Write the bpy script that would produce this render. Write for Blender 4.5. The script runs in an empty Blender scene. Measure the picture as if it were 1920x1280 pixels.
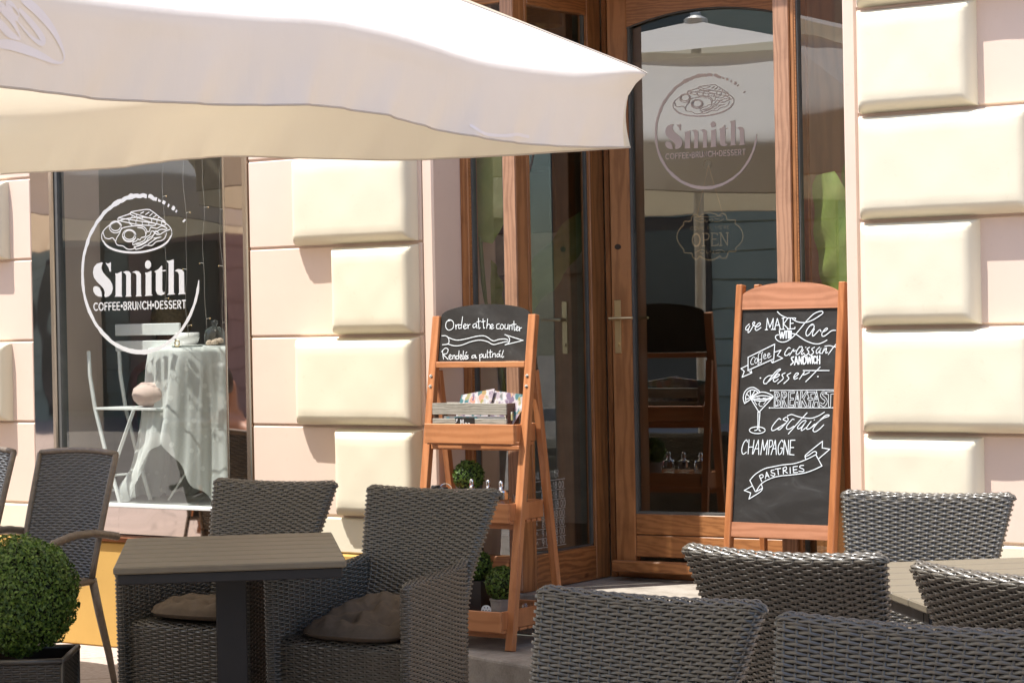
import bpy, math, random, json
import numpy as np
from mathutils import Vector, Matrix
random.seed(7); RNG = np.random.default_rng(11)
C = bpy.context.scene.collection
SC = bpy.context.scene
R = math.radians

# ------------------------------------------------------------------ camera
cam = bpy.data.cameras.new("camera"); camo = bpy.data.objects.new("camera", cam); C.objects.link(camo)
cam.sensor_width = 36; cam.lens = 79.5; cam.clip_start = .05; cam.clip_end = 300
_r = (0.8200416566, 0.5719783750, -0.0192981843); _u = (0.0112502730, 0.0176025540, 0.9997817669); _f = (-0.5721932478, 0.8200798062, -0.0079999147)
camo.matrix_world = Matrix(((_r[0], _u[0], -_f[0], 0), (_r[1], _u[1], -_f[1], -7.47), (_r[2], _u[2], -_f[2], 1.4531), (0, 0, 0, 1)))
SC.camera = camo

# ------------------------------------------------------------------ light: one high sun from the street's left, daylight sky
SUN = Vector((-.26, -.34, 1)).normalized()
w = bpy.data.worlds.new("World"); SC.world = w; w.use_nodes = True
nt = w.node_tree; bg = nt.nodes["Background"]
sky = nt.nodes.new("ShaderNodeTexSky"); sky.sky_type = 'NISHITA'; sky.sun_disc = False
sky.sun_elevation = math.asin(SUN.z); sky.sun_rotation = math.atan2(SUN.x, SUN.y) % (2*math.pi)
nt.links.new(sky.outputs[0], bg.inputs[0]); bg.inputs[1].default_value = .14
sl = bpy.data.lights.new("sun", 'SUN'); sl.energy = 4.0; sl.angle = R(.5); sl.color = (1, .965, .915)
so = bpy.data.objects.new("sun", sl); C.objects.link(so); so.rotation_euler = SUN.to_track_quat('Z', 'Y').to_euler()
so.location = (-6, -9, 20)
vs = SC.view_settings; vs.view_transform = 'Standard'; vs.look = 'None'; vs.gamma = 1; vs.exposure = 1.08
SC.cycles.max_bounces = 10; SC.cycles.transparent_max_bounces = 16
SC.cycles.use_denoising = True

# ------------------------------------------------------------------ helpers
class MB:
    def __init__(s): s.v = []; s.f = []; s.n = 0
    def add(s, v, f):
        v = np.asarray(v, float).reshape(-1, 3); s.v.append(v)
        s.f.extend([tuple(i+s.n for i in q) for q in f]); s.n += len(v); return s
    def addn(s, v, fa):
        v = np.asarray(v, float).reshape(-1, 3); s.v.append(v)
        s.f.extend(map(tuple, (np.asarray(fa)+s.n).tolist())); s.n += len(v); return s
    def box(s, x0, x1, y0, y1, z0, z1, ch=0):
        if ch <= 0:
            v = [(x, y, z) for x in (x0, x1) for y in (y0, y1) for z in (z0, z1)]
            return s.add(v, [(0, 1, 3, 2), (4, 6, 7, 5), (0, 4, 5, 1), (2, 3, 7, 6), (0, 2, 6, 4), (1, 5, 7, 3)])
        return s.obox(((x0+x1)/2, (y0+y1)/2, (z0+z1)/2), (1, 0, 0), (0, 1, 0), (0, 0, 1), (x1-x0)/2, (y1-y0)/2, (z1-z0)/2, ch)
    def obox(s, c, ax, ay, az, hx, hy, hz, ch=.002):
        # chamfered box with its own axes
        c = np.array(c, float); A = np.array([ax, ay, az], float); h = np.array([hx, hy, hz], float); ch = min(ch, .45*h.min())
        vs_, idx = [], {}
        for sx in (-1, 1):
            for sy in (-1, 1):
                for sz in (-1, 1):
                    sg = (sx, sy, sz)
                    for a in range(3):
                        p = h-ch; p = p.copy(); p[a] = h[a]
                        idx[(sg, a)] = len(vs_); vs_.append(c+(np.array(sg)*p)@A)
        F = []
        for a in range(3):
            b, d = (a+1) % 3, (a+2) % 3
            for t in (-1, 1):
                q = []
                for (m, n) in ((-1, -1), (1, -1), (1, 1), (-1, 1)):
                    g = [0, 0, 0]; g[a] = t; g[b] = m; g[d] = n; q.append(idx[(tuple(g), a)])
                F.append(q if t > 0 else q[::-1])
        for a in range(3):
            b, d = (a+1) % 3, (a+2) % 3
            for m in (-1, 1):
                for n in (-1, 1):
                    g0 = [0, 0, 0]; g0[a] = -1; g0[b] = m; g0[d] = n; g1 = list(g0); g1[a] = 1
                    F.append([idx[(tuple(g0), b)], idx[(tuple(g1), b)], idx[(tuple(g1), d)], idx[(tuple(g0), d)]])
        for sx in (-1, 1):
            for sy in (-1, 1):
                for sz in (-1, 1):
                    g = (sx, sy, sz); F.append([idx[(g, 0)], idx[(g, 1)], idx[(g, 2)]])
        return s.add(vs_, F)
    def bar(s, a, b, wx, wy, up=(0, 0, 1), ch=.002):
        # square timber from a to b
        a = np.array(a, float); b = np.array(b, float); d = b-a; L = np.linalg.norm(d); d /= L
        u = np.array(up, float)
        if abs(u@d) > .95: u = np.array((0., 1, 0))
        x = np.cross(d, u); x /= np.linalg.norm(x); y = np.cross(x, d)
        return s.obox((a+b)/2, x, y, d, wx/2, wy/2, L/2, ch)
    def tube(s, pts, rad, n=8, cap=True):
        P = np.array(pts, float); m = len(P); r = np.broadcast_to(np.asarray(rad, float), (m,))
        T = np.gradient(P, axis=0); T /= np.linalg.norm(T, axis=1)[:, None]+1e-12
        u = np.array((0., 0, 1)) if abs(T[0][2]) < .9 else np.array((1., 0, 0))
        V = []
        for i in range(m):
            x = np.cross(T[i], u); x /= np.linalg.norm(x); y = np.cross(x, T[i]); u = y
            for k in range(n):
                a = 2*math.pi*k/n; V.append(P[i]+r[i]*(math.cos(a)*x+math.sin(a)*y))
        F = [(i*n+k, i*n+(k+1) % n, (i+1)*n+(k+1) % n, (i+1)*n+k) for i in range(m-1) for k in range(n)]
        if cap: F += [tuple(range(n))[::-1], tuple((m-1)*n+k for k in range(n))]
        return s.add(V, F)
    def lathe(s, c, prof, n=24, cap=True):
        V = [(c[0]+r*math.cos(2*math.pi*k/n), c[1]+r*math.sin(2*math.pi*k/n), c[2]+z) for r, z in prof for k in range(n)]
        m = len(prof)
        F = [(i*n+k, i*n+(k+1) % n, (i+1)*n+(k+1) % n, (i+1)*n+k) for i in range(m-1) for k in range(n)]
        if cap: F += [tuple(range(n))[::-1], tuple((m-1)*n+k for k in range(n))]
        return s.add(V, F)
    def prism(s, poly, fn, t0, t1):
        # 2D outline to a slab: fn(u, v, t) -> point
        n = len(poly); V = [fn(u, v, t) for t in (t0, t1) for u, v in poly]
        F = [tuple(range(n))[::-1], tuple(range(n, 2*n))]+[(i, (i+1) % n, n+(i+1) % n, n+i) for i in range(n)]
        return s.add(V, F)
    def grid(s, P, wrap=False):
        P = np.asarray(P, float); a, b = P.shape[:2]
        i = np.arange(a*b).reshape(a, b)
        if wrap: i = np.concatenate([i, i[:, :1]], 1)
        F = np.stack([i[:-1, :-1], i[:-1, 1:], i[1:, 1:], i[1:, :-1]], -1).reshape(-1, 4)
        return s.addn(P.reshape(-1, 3), F)
    def build(s, name, mat, parent=None, smooth=False, label=None):
        V = place(np.concatenate(s.v) if s.v else np.zeros((0, 3)))
        if parent is not None: V = V-ORI[top(parent).name]
        me = bpy.data.meshes.new(name); me.from_pydata(V.tolist(), [], s.f)
        if smooth: me.polygons.foreach_set("use_smooth", [True]*len(me.polygons))
        me.materials.append(mat); me.update()
        o = bpy.data.objects.new(name, me); C.objects.link(o)
        if parent is not None: o.parent = parent
        if label: o['label'] = label
        return o
ORI = {}
XF = [1., (0, 0, 0)]                                    # size and offset of the group being built
HINGE = [0., -4.317, .87]                               # angle and pivot of a swung door
def place(p):
    p = np.asarray(p, float)*XF[0]+np.array(XF[1]); a, x, y = HINGE
    if not a: return p
    q = p.copy(); u, v = p[..., 0]-x, p[..., 1]-y
    q[..., 0] = x+u*math.cos(a)-v*math.sin(a); q[..., 1] = y+u*math.sin(a)+v*math.cos(a); return q
def top(o):
    while o.parent is not None: o = o.parent
    return o
def thing(name, label, cat, loc=(0, 0, 0), group=None):
    o = bpy.data.objects.new(name, None); C.objects.link(o); loc = tuple(place(loc)); o.location = loc; o.empty_display_size = .1
    o['label'] = label; o['category'] = cat
    if group: o['group'] = group
    ORI[o.name] = np.array(loc, float); return o
def tag(o, label, cat, group=None):
    o['label'] = label; o['category'] = cat
    if group: o['group'] = group
    return o
def struct(o): o['kind'] = 'structure'; return o
def copy_tree(src, loc, rotz, label, group=None):
    r = src.copy(); C.objects.link(r); r.location = loc; r.rotation_euler = (0, 0, rotz); r['label'] = label
    if group: r['group'] = group
    for ch in list(src.children):
        c = ch.copy(); C.objects.link(c); c.parent = r
        for g in list(ch.children):
            d = g.copy(); C.objects.link(d); d.parent = c
    return r
def smoothstep(x): x = np.clip(x, 0, 1); return x*x*(3-2*x)

# strokes (writing): flat paint ribbons with round ends; to3(u, v, off) maps board coordinates to space
def catmull(p, k=5):
    p = np.array(p, float)
    if len(p) < 3: return p
    q = np.vstack([2*p[0]-p[1], p, 2*p[-1]-p[-2]]) if np.linalg.norm(p[0]-p[-1]) > 1e-6 else np.vstack([p[-2], p, p[1]])
    out = []
    for i in range(1, len(q)-2):
        for t in np.linspace(0, 1, k, endpoint=False):
            a, b, c, d = q[i-1], q[i], q[i+1], q[i+2]
            out.append(.5*((2*b)+(c-a)*t+(2*a-5*b+4*c-d)*t*t+(3*b-3*c+d-a)*t**3))
    out.append(q[-2]); return np.array(out)
_off = [0.]
def stroke(mb, pts, wd, to3, smooth=True, base=.0012):
    p = catmull(pts) if smooth else np.array(pts, float)
    _off[0] = (_off[0]+.00002) % .0016; off = base+_off[0]
    T = np.gradient(p, axis=0) if len(p) > 1 else np.array([[1., 0]])
    T /= np.linalg.norm(T, axis=1)[:, None]+1e-12; N = np.stack([-T[:, 1], T[:, 0]], 1)
    wv = np.broadcast_to(np.asarray(wd, float)/2, (len(p),))
    L, Rr = p+N*wv[:, None], p-N*wv[:, None]
    def capf(c, t, n, r):
        return [c+r*(math.cos(a)*n+math.sin(a)*t) for a in (R(36), R(72), R(108), R(144))]
    ring = list(L)+capf(p[-1], T[-1], N[-1], wv[-1])+list(Rr[::-1])+capf(p[0], -T[0], -N[0], wv[0])
    m = len(p); V = [to3(u, v, off) for u, v in ring]; F = []
    tot = len(V)
    for i in range(m-1): F.append((i, i+1, m+4+(m-2-i), m+4+(m-1-i)))
    F.append(tuple(range(m-1, m+5))); F.append(tuple(range(2*m+3, tot))+(0,))
    mb.add(V, F)
def fillpoly(mb, poly, to3, off=.0015):
    from mathutils.geometry import tessellate_polygon
    V = [to3(u, v, off) for u, v in poly]
    T = tessellate_polygon([[Vector((u, v, 0)) for u, v in poly]])
    mb.add(V, [tuple(t) for t in T])
# single-line letters on a 0..1 high box: (width, strokes)
def _a(cx, cy, rx, ry, a0, a1, n=9): return [(cx+rx*math.cos(R(a0+(a1-a0)*i/n)), cy+ry*math.sin(R(a0+(a1-a0)*i/n))) for i in range(n+1)]
FONT = {
 'A': (.66, [[(0, 0), (.33, 1), (.66, 0)], [(.12, .35), (.54, .35)]]), 'B': (.52, [[(0, 0), (0, 1), (.25, 1)]+_a(.25, .76, .22, .24, 90, -90)+[(0, .52)], [(.25, .52)]+_a(.25, .26, .26, .26, 90, -90)+[(0, 0)]]),
 'C': (.66, [_a(.4, .5, .4, .5, 50, 310, 14)]), 'D': (.6, [[(0, 0), (0, 1), (.2, 1)]+_a(.2, .5, .4, .5, 90, -90)+[(0, 0)]]), 'E': (.46, [[(.46, 1), (0, 1), (0, 0), (.46, 0)], [(0, .52), (.4, .52)]]),
 'F': (.44, [[(.44, 1), (0, 1), (0, 0)], [(0, .52), (.38, .52)]]), 'H': (.56, [[(0, 0), (0, 1)], [(.56, 0), (.56, 1)], [(0, .52), (.56, .52)]]), 'I': (.02, [[(.01, 0), (.01, 1)]]),
 'L': (.42, [[(0, 1), (0, 0), (.42, 0)]]), 'M': (.74, [[(0, 0), (.06, 1), (.37, .2), (.68, 1), (.74, 0)]]), 'N': (.58, [[(0, 0), (0, 1), (.58, 0), (.58, 1)]]), 'O': (.8, [_a(.4, .5, .4, .5, 0, 360, 18)]),
 'P': (.5, [[(0, 0), (0, 1), (.25, 1)]+_a(.25, .73, .25, .27, 90, -90)+[(0, .46)]]), 'R': (.52, [[(0, 0), (0, 1), (.25, 1)]+_a(.25, .74, .24, .26, 90, -90)+[(0, .48)], [(.22, .48), (.52, 0)]]),
 'S': (.48, [_a(.24, .75, .22, .25, 40, 270, 9)+_a(.24, .25, .24, .25, 90, -140, 9)]), 'T': (.54, [[(0, 1), (.54, 1)], [(.27, 1), (.27, 0)]]), 'U': (.56, [[(0, 1), (0, .28)]+_a(.28, .28, .28, .28, 180, 360)+[(.56, 1)]]),
 'W': (.86, [[(0, 1), (.2, 0), (.43, .85), (.66, 0), (.86, 1)]]), 'Y': (.56, [[(0, 1), (.28, .5), (.56, 1)], [(.28, .5), (.28, 0)]]), "'": (.06, [[(.04, 1), (.02, .8)]]), ',': (.06, [[(.05, .06), (.0, -.14)]]),
 '0': (.5, [_a(.25, .5, .25, .5, 0, 360, 16)]), '1': (.2, [[(0, .75), (.16, 1), (.16, 0)]]), '3': (.46, [_a(.22, .76, .22, .24, 150, -80, 9)+_a(.2, .26, .25, .26, 80, -150, 9)]), '8': (.48, [_a(.24, .76, .2, .24, 0, 360, 14), _a(.24, .27, .24, .27, 0, 360, 14)]),
 '9': (.46, [_a(.23, .72, .22, .28, 0, 360, 14), [(.45, .72), (.38, .3), (.2, 0)]]), ':': (.06, [[(.03, .2), (.03, .22)], [(.03, .62), (.03, .64)]]), '-': (.34, [[(.02, .45), (.32, .45)]]), '.': (.2, [[(.1, .48), (.1, .52)]]), ' ': (.3, []),
}
def text(mb, s, u0, u1, v0, h, wd, to3, sx=.9, gap=.16, shear=0):
    tot = sum(FONT[c][0]*sx+gap for c in s)-gap; k = (u1-u0)/tot; x = 0
    for c in s:
        wc, ss = FONT[c]
        for st in ss:
            stroke(mb, [(u0+k*(x+a*sx)+shear*b*h, v0+b*h) for a, b in st], wd*(2.2 if c == '.' else 1), to3, smooth=False)
        x += wc*sx+gap

# ------------------------------------------------------------------ materials (all procedural)
def new(name):
    m = bpy.data.materials.new(name); m.use_nodes = True; return m, m.node_tree, m.node_tree.nodes["Principled BSDF"]
def coord(nt, scale=(1, 1, 1), kind='Object', rot=(0, 0, 0)):
    t = nt.nodes.new("ShaderNodeTexCoord"); mp = nt.nodes.new("ShaderNodeMapping"); mp.inputs['Scale'].default_value = scale; mp.inputs['Rotation'].default_value = rot
    nt.links.new(t.outputs[kind], mp.inputs[0]); return mp.outputs[0]
def noise(nt, co, sc, det=4, ro=.55, dist=0):
    n = nt.nodes.new("ShaderNodeTexNoise"); n.inputs['Scale'].default_value = sc; n.inputs['Detail'].default_value = det; n.inputs['Roughness'].default_value = ro; n.inputs['Distortion'].default_value = dist
    nt.links.new(co, n.inputs['Vector']); return n.outputs['Fac']
def ramp(nt, fac, stops):
    r = nt.nodes.new("ShaderNodeValToRGB"); e = r.color_ramp.elements
    while len(e) < len(stops): e.new(.5)
    for i, (p, c) in enumerate(stops): e[i].position = p; e[i].color = (*c, 1) if len(c) == 3 else c
    nt.links.new(fac, r.inputs[0]); return r.outputs[0]
def bump(nt, b, h, st, dist=.002, prev=None):
    n = nt.nodes.new("ShaderNodeBump"); n.inputs['Strength'].default_value = st; n.inputs['Distance'].default_value = dist
    nt.links.new(h, n.inputs['Height'])
    if prev is not None: nt.links.new(prev, n.inputs['Normal'])
    if b is not None: nt.links.new(n.outputs[0], b.inputs['Normal'])
    return n.outputs[0]
def mulc(c, k): return tuple(min(1, x*k) for x in c)
def plaster(name, col, var=.06, fine=260, bs=.25):
    m, t, b = new(name); co = coord(t)
    c = ramp(t, noise(t, co, 2.2, 6), [(.3, mulc(col, 1-var)), (.7, mulc(col, 1+var*.5))])
    sp = ramp(t, noise(t, co, 38, 3), [(.25, mulc(col, .9)), (.36, (1, 1, 1))])
    mx = t.nodes.new("ShaderNodeMix"); mx.data_type = 'RGBA'; mx.blend_type = 'MULTIPLY'; mx.inputs[0].default_value = .12
    t.links.new(c, mx.inputs[6]); t.links.new(sp, mx.inputs[7]); t.links.new(mx.outputs[2], b.inputs['Base Color'])
    b.inputs['Roughness'].default_value = .85; b.inputs['Specular IOR Level'].default_value = .25
    p = bump(t, None, noise(t, co, 14, 5), .10, .005); bump(t, b, noise(t, co, fine, 2), bs, .0015, p); return m
def wood(name, lo, hi, axis='z', rough=.45, sc=1., ring=26, knots=True):
    m, t, b = new(name); s = {'x': (.16, 1, 1), 'y': (1, .16, 1), 'z': (1, 1, .16)}[axis]
    co = coord(t, tuple(a*sc for a in s))
    wv = t.nodes.new("ShaderNodeTexWave"); wv.wave_type = 'RINGS'; wv.rings_direction = {'x': 'X', 'y': 'Y', 'z': 'Z'}[axis]
    wv.inputs['Scale'].default_value = ring; wv.inputs['Distortion'].default_value = 9; wv.inputs['Detail'].default_value = 3; wv.inputs['Detail Scale'].default_value = 1.4
    t.links.new(co, wv.inputs['Vector'])
    fi = noise(t, coord(t, tuple(a*sc*(1 if a == 1 else .12) for a in s)), 190, 4, .65)
    ad = t.nodes.new("ShaderNodeMath"); ad.operation = 'MULTIPLY_ADD'; ad.inputs[1].default_value = .55
    t.links.new(wv.outputs['Fac'], ad.inputs[0]); m2 = t.nodes.new("ShaderNodeMath"); m2.operation = 'MULTIPLY'; m2.inputs[1].default_value = .55
    t.links.new(fi, m2.inputs[0]); t.links.new(m2.outputs[0], ad.inputs[2])
    lw = noise(t, co, 3, 3); a3 = t.nodes.new("ShaderNodeMath"); a3.operation = 'MULTIPLY_ADD'; a3.inputs[1].default_value = .45; t.links.new(lw, a3.inputs[0]); t.links.new(ad.outputs[0], a3.inputs[2])
    c = ramp(t, a3.outputs[0], [(.28, lo), (.62, tuple((a+c_)/2 for a, c_ in zip(lo, hi))), (.95, hi)])
    if knots:
        vo = t.nodes.new("ShaderNodeTexVoronoi"); vo.inputs['Scale'].default_value = 5.5; vo.inputs['Randomness'].default_value = 1; t.links.new(coord(t, tuple(a*1 if a == 1 else .6 for a in s)), vo.inputs['Vector'])
        kc = ramp(t, vo.outputs['Distance'], [(.03, (.30, .24, .20)), (.075, (1, 1, 1))]); st = ramp(t, noise(t, coord(t), 6, 5, .7), [(.30, (.78, .76, .74)), (.5, (1, 1, 1))])
        for q in (kc, st):
            mx = t.nodes.new("ShaderNodeMix"); mx.data_type = 'RGBA'; mx.blend_type = 'MULTIPLY'; mx.inputs[0].default_value = .8; t.links.new(c, mx.inputs[6]); t.links.new(q, mx.inputs[7]); c = mx.outputs[2]
    t.links.new(c, b.inputs['Base Color']); b.inputs['Roughness'].default_value = rough
    b.inputs['Coat Weight'].default_value = .15; b.inputs['Coat Roughness'].default_value = .3
    bump(t, b, fi, .12, .001); return m
def plain(name, col, rough=.5, metal=0, spec=.5, var=.12, sc=14, bs=0, bsc=200):
    m, t, b = new(name); co = coord(t)
    c = ramp(t, noise(t, co, sc, 5), [(.3, mulc(col, 1-var)), (.7, mulc(col, 1+var))]); t.links.new(c, b.inputs['Base Color'])
    b.inputs['Roughness'].default_value = rough; b.inputs['Metallic'].default_value = metal; b.inputs['Specular IOR Level'].default_value = spec
    if bs: bump(t, b, noise(t, co, bsc, 3), bs, .001)
    return m
def glassmat(name, tint, refl=1.0, base=.03, wavy=0):
    m, t, b = new(name); t.nodes.remove(b); out = t.nodes["Material Output"]
    tr = t.nodes.new("ShaderNodeBsdfTransparent"); tr.inputs[0].default_value = (*tint, 1)
    gl = t.nodes.new("ShaderNodeBsdfGlossy"); gl.inputs['Roughness'].default_value = 0; gl.inputs[0].default_value = (.97, 1, .98, 1)
    lw = t.nodes.new("ShaderNodeLayerWeight"); lw.inputs[0].default_value = .5
    pw = t.nodes.new("ShaderNodeMath"); pw.operation = 'POWER'; pw.inputs[1].default_value = 5; t.links.new(lw.outputs['Facing'], pw.inputs[0]); fr = pw
    mm = t.nodes.new("ShaderNodeMath"); mm.operation = 'MULTIPLY_ADD'; mm.inputs[1].default_value = .9; mm.inputs[2].default_value = base; mm.use_clamp = True
    mx = t.nodes.new("ShaderNodeMixShader")
    t.links.new(fr.outputs[0], mm.inputs[0]); t.links.new(mm.outputs[0], mx.inputs[0]); t.links.new(tr.outputs[0], mx.inputs[1]); t.links.new(gl.outputs[0], mx.inputs[2]); t.links.new(mx.outputs[0], out.inputs[0])
    if wavy:
        co = coord(t); n = bump(t, None, noise(t, co, 3, 1), wavy, .02); t.links.new(n, gl.inputs['Normal'])
    return m
def translucent(name, col, tcol, fac, rough=.8, bsc=0, bs=.2, alpha=None):
    m, t, b = new(name); out = t.nodes["Material Output"]; co = coord(t)
    c = ramp(t, noise(t, co, 3, 5), [(.3, mulc(col, .95)), (.7, col)]); t.links.new(c, b.inputs['Base Color']); b.inputs['Roughness'].default_value = rough; b.inputs['Specular IOR Level'].default_value = .2
    tl = t.nodes.new("ShaderNodeBsdfTranslucent"); tl.inputs[0].default_value = (*tcol, 1)
    mx = t.nodes.new("ShaderNodeMixShader"); mx.inputs[0].default_value = fac
    t.links.new(b.outputs[0], mx.inputs[1]); t.links.new(tl.outputs[0], mx.inputs[2]); last = mx.outputs[0]
    if bsc:
        p = bump(t, None, noise(t, coord(t, (1, 1, .22)), bsc*5, 4, .6, .6), bs*.6, .006)
        p = bump(t, b, noise(t, co, bsc, 3), bs, .004, p)
        p2 = bump(t, b, noise(t, coord(t, (1, 1, 1)), 900, 2), .1, .0008, p)
    if alpha is not None:
        tp = t.nodes.new("ShaderNodeBsdfTransparent"); m2 = t.nodes.new("ShaderNodeMixShader")
        lw = t.nodes.new("ShaderNodeLayerWeight"); lw.inputs[0].default_value = .5; ma = t.nodes.new("ShaderNodeMapRange"); ma.inputs[3].default_value = alpha; ma.inputs[4].default_value = 1.; t.links.new(lw.outputs['Facing'], ma.inputs[0])
        vo = t.nodes.new("ShaderNodeTexVoronoi"); vo.inputs['Scale'].default_value = 17; t.links.new(co, vo.inputs['Vector']); sp = ramp(t, vo.outputs['Distance'], [(.16, (.16, .16, .16)), (.24, (0, 0, 0))])   # embroidered sprigs
        ad = t.nodes.new("ShaderNodeMath"); ad.operation = 'ADD'; ad.use_clamp = True; t.links.new(ma.outputs[0], ad.inputs[0]); t.links.new(sp, ad.inputs[1]); t.links.new(ad.outputs[0], m2.inputs[0]); t.links.new(tp.outputs[0], m2.inputs[1]); t.links.new(last, m2.inputs[2]); last = m2.outputs[0]
    t.links.new(last, out.inputs[0]); return m

M = {}
M['cream'] = plaster('cream_plaster', (.74, .675, .52), .03)
M['pink'] = plaster('pink_plaster', (.74, .58, .475), .05)
M['yellow'] = plaster('yellow_plaster', (.55, .335, .095), .10)
M['facade2'] = plaster('sage_plaster', (.30, .33, .27), .1); M['facade3'] = plaster('rose_plaster', (.42, .24, .19), .1)
M['inwall'] = plaster('interior_plaster', (.58, .53, .44), .08); M['inpink'] = plaster('interior_pink', (.42, .33, .29), .06)
M['oak'] = wood('varnished_oak', (.24, .092, .028), (.43, .185, .066), 'z', .42, 1, 12)
M['oakx'] = wood('varnished_oak_rail', (.23, .088, .027), (.41, .175, .062), 'x', .42, 1.2, 20)
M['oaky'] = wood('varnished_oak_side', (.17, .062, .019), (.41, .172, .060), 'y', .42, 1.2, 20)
M['oaklight'] = wood('pale_oak', (.27, .135, .075), (.45, .245, .145), 'z', .6, 1.2, 14)  # paler oak for the thin strips on the post fronts
M['pine'] = wood('stained_pine', (.38, .135, .043), (.51, .205, .078), 'z', .5, 1, 9)
M['pinex'] = wood('stained_pine_board', (.40, .145, .046), (.54, .225, .088), 'x', .5, 1, 9)
M['cherry'] = wood('cherry_frame', (.33, .11, .032), (.45, .165, .055), 'z', .42, 1.2, 10)
M['cherryx'] = wood('cherry_rail', (.33, .13, .06), (.46, .20, .105), 'x', .5, 1.2, 9)
M['grey_wood'] = wood('grey_driftwood', (.16, .15, .12), (.36, .34, .29), 'x', .8, 1.6, 20)
M['brown_wood'] = wood('dark_crate_wood', (.06, .03, .018), (.12, .06, .04), 'y', .6, 2, 20)
def board():
    m, t, b = new('blackboard'); co = coord(t)
    n = noise(t, coord(t, (1, 1, 2.2), rot=(0, R(35), 0)), 5, 6, .62, 1.5)
    c = ramp(t, n, [(.42, (.021, .019, .017)), (.62, (.034, .032, .030)), (.8, (.07, .068, .066))]); t.links.new(c, b.inputs['Base Color']); b.inputs['Roughness'].default_value = .55; b.inputs['Specular IOR Level'].default_value = .3
    bump(t, b, noise(t, co, 400, 2), .1, .0006); return m
M['board'] = board()
M['chalk'] = plain('chalk_paint', (.66, .70, .72), .85, var=.22, sc=260)
M['decal'] = translucent('white_vinyl', (.88, .88, .88), (.9, .9, .9), .42, .5)
M['decal_door'] = plain('pale_pink_vinyl', (.66, .54, .47), .6, var=.03)
M['decal_grey'] = plain('faded_vinyl', (.72, .71, .68), .7, var=.06)
M['gold'] = plain('gold_ink', (.80, .55, .28), .5, var=.05)
M['steel'] = plain('polished_bronze_steel', (.50, .43, .385), .03, 1, var=.03, sc=3)
_t = M['steel'].node_tree; bump(_t, _t.nodes["Principled BSDF"], noise(_t, coord(_t, (1, 1, .6)), 3.2, 1), .35, .014)
M['trim'] = plain('satin_trim', (.55, .47, .38), .25, 1, var=.04)
M['copper'] = plain('copper_flashing', (.22, .09, .045), .4, 1, var=.2)
M['chrome'] = plain('chrome', (.8, .8, .8), .06, 1, var=.01)
M['brass'] = plain('brass', (.72, .58, .34), .35, 1, var=.06)
M['darkbrass'] = plain('aged_brass', (.35, .24, .10), .35, 1, var=.1)
M['black'] = plain('black_metal', (.018, .017, .018), .45, 0, .4, var=.1)
M['blackp'] = plain('black_plastic', (.012, .012, .013), .2, var=.02)
M['glass'] = glassmat('window_glass', (.92, .94, .92), 1.0, .11)
M['glassdoor'] = glassmat('door_glass', (.76, .78, .76), 2.3, .25, .012)
M['glassside'] = glassmat('side_glass', (.92, .94, .92), 1, .13)
M['glassthin'] = glassmat('thin_glass', (.93, .95, .95), 1.4, .06)
M['rubber'] = plain('glazing_seal', (.10, .10, .095), .5)
def stone(name, col, col2, sc=6):
    m, t, b = new(name); co = coord(t); n = noise(t, co, sc, 8, .65); n2 = noise(t, co, 120, 3)
    c = ramp(t, n, [(.3, col2), (.55, col), (.75, mulc(col, 1.15))]); c2 = ramp(t, n2, [(.3, (.75, .75, .75)), (.6, (1, 1, 1))])
    mx = t.nodes.new("ShaderNodeMix"); mx.data_type = 'RGBA'; mx.blend_type = 'MULTIPLY'; mx.inputs[0].default_value = .7
    t.links.new(c, mx.inputs[6]); t.links.new(c2, mx.inputs[7]); t.links.new(mx.outputs[2], b.inputs['Base Color']); b.inputs['Roughness'].default_value = .85
    p = bump(t, None, n, .4, .01); bump(t, b, n2, .3, .002, p); return m
M['stone'] = stone('limestone_step', (.37, .33, .28), (.22, .19, .155))
def paving():
    m, t, b = new('pink_paving'); co = coord(t, rot=(0, 0, R(45)))
    br = t.nodes.new("ShaderNodeTexBrick"); br.inputs['Scale'].default_value = 1; br.inputs['Brick Width'].default_value = .62; br.inputs['Row Height'].default_value = .42; br.inputs['Mortar Size'].default_value = .008
    br.inputs[1].default_value = (.50, .42, .37, 1); br.inputs[2].default_value = (.42, .355, .31, 1); br.inputs[3].default_value = (.25, .21, .18, 1); t.links.new(co, br.inputs[0])
    n = noise(t, coord(t), 40, 6, .7); c2 = ramp(t, n, [(.35, (.72, .70, .68)), (.6, (1, 1, 1))])
    mx = t.nodes.new("ShaderNodeMix"); mx.data_type = 'RGBA'; mx.blend_type = 'MULTIPLY'; mx.inputs[0].default_value = 1
    t.links.new(br.outputs[0], mx.inputs[6]); t.links.new(c2, mx.inputs[7]); t.links.new(mx.outputs[2], b.inputs['Base Color']); b.inputs['Roughness'].default_value = .8
    bump(t, b, n, .3, .003); return m
M['paving'] = paving()
M['canvas'] = translucent('cream_canvas', (.79, .77, .765), (.86, .78, .62), .30, .85, 2.5, .9)
_t = M['canvas'].node_tree; _b = _t.nodes["Principled BSDF"]; _g = _t.nodes.new("ShaderNodeNewGeometry"); _x = _t.nodes.new("ShaderNodeMix"); _x.data_type = 'RGBA'   # inner face tinted cream, standing for warm light through the cloth
_src = _b.inputs['Base Color'].links[0].from_socket; _t.links.new(_g.outputs['Backfacing'], _x.inputs[0]); _t.links.new(_src, _x.inputs[7]); _x.inputs[6].default_value = (.84, .81, .71, 1); _t.links.new(_x.outputs[2], _b.inputs['Base Color'])
M['hem'] = translucent('canvas_hem', (.62, .56, .49), (.5, .4, .3), .2)
M['print'] = plain('pale_print', (.80, .775, .79), .8, var=.02)
M['frame_metal'] = plain('umbrella_metal', (.55, .53, .50), .4, .6)
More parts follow.
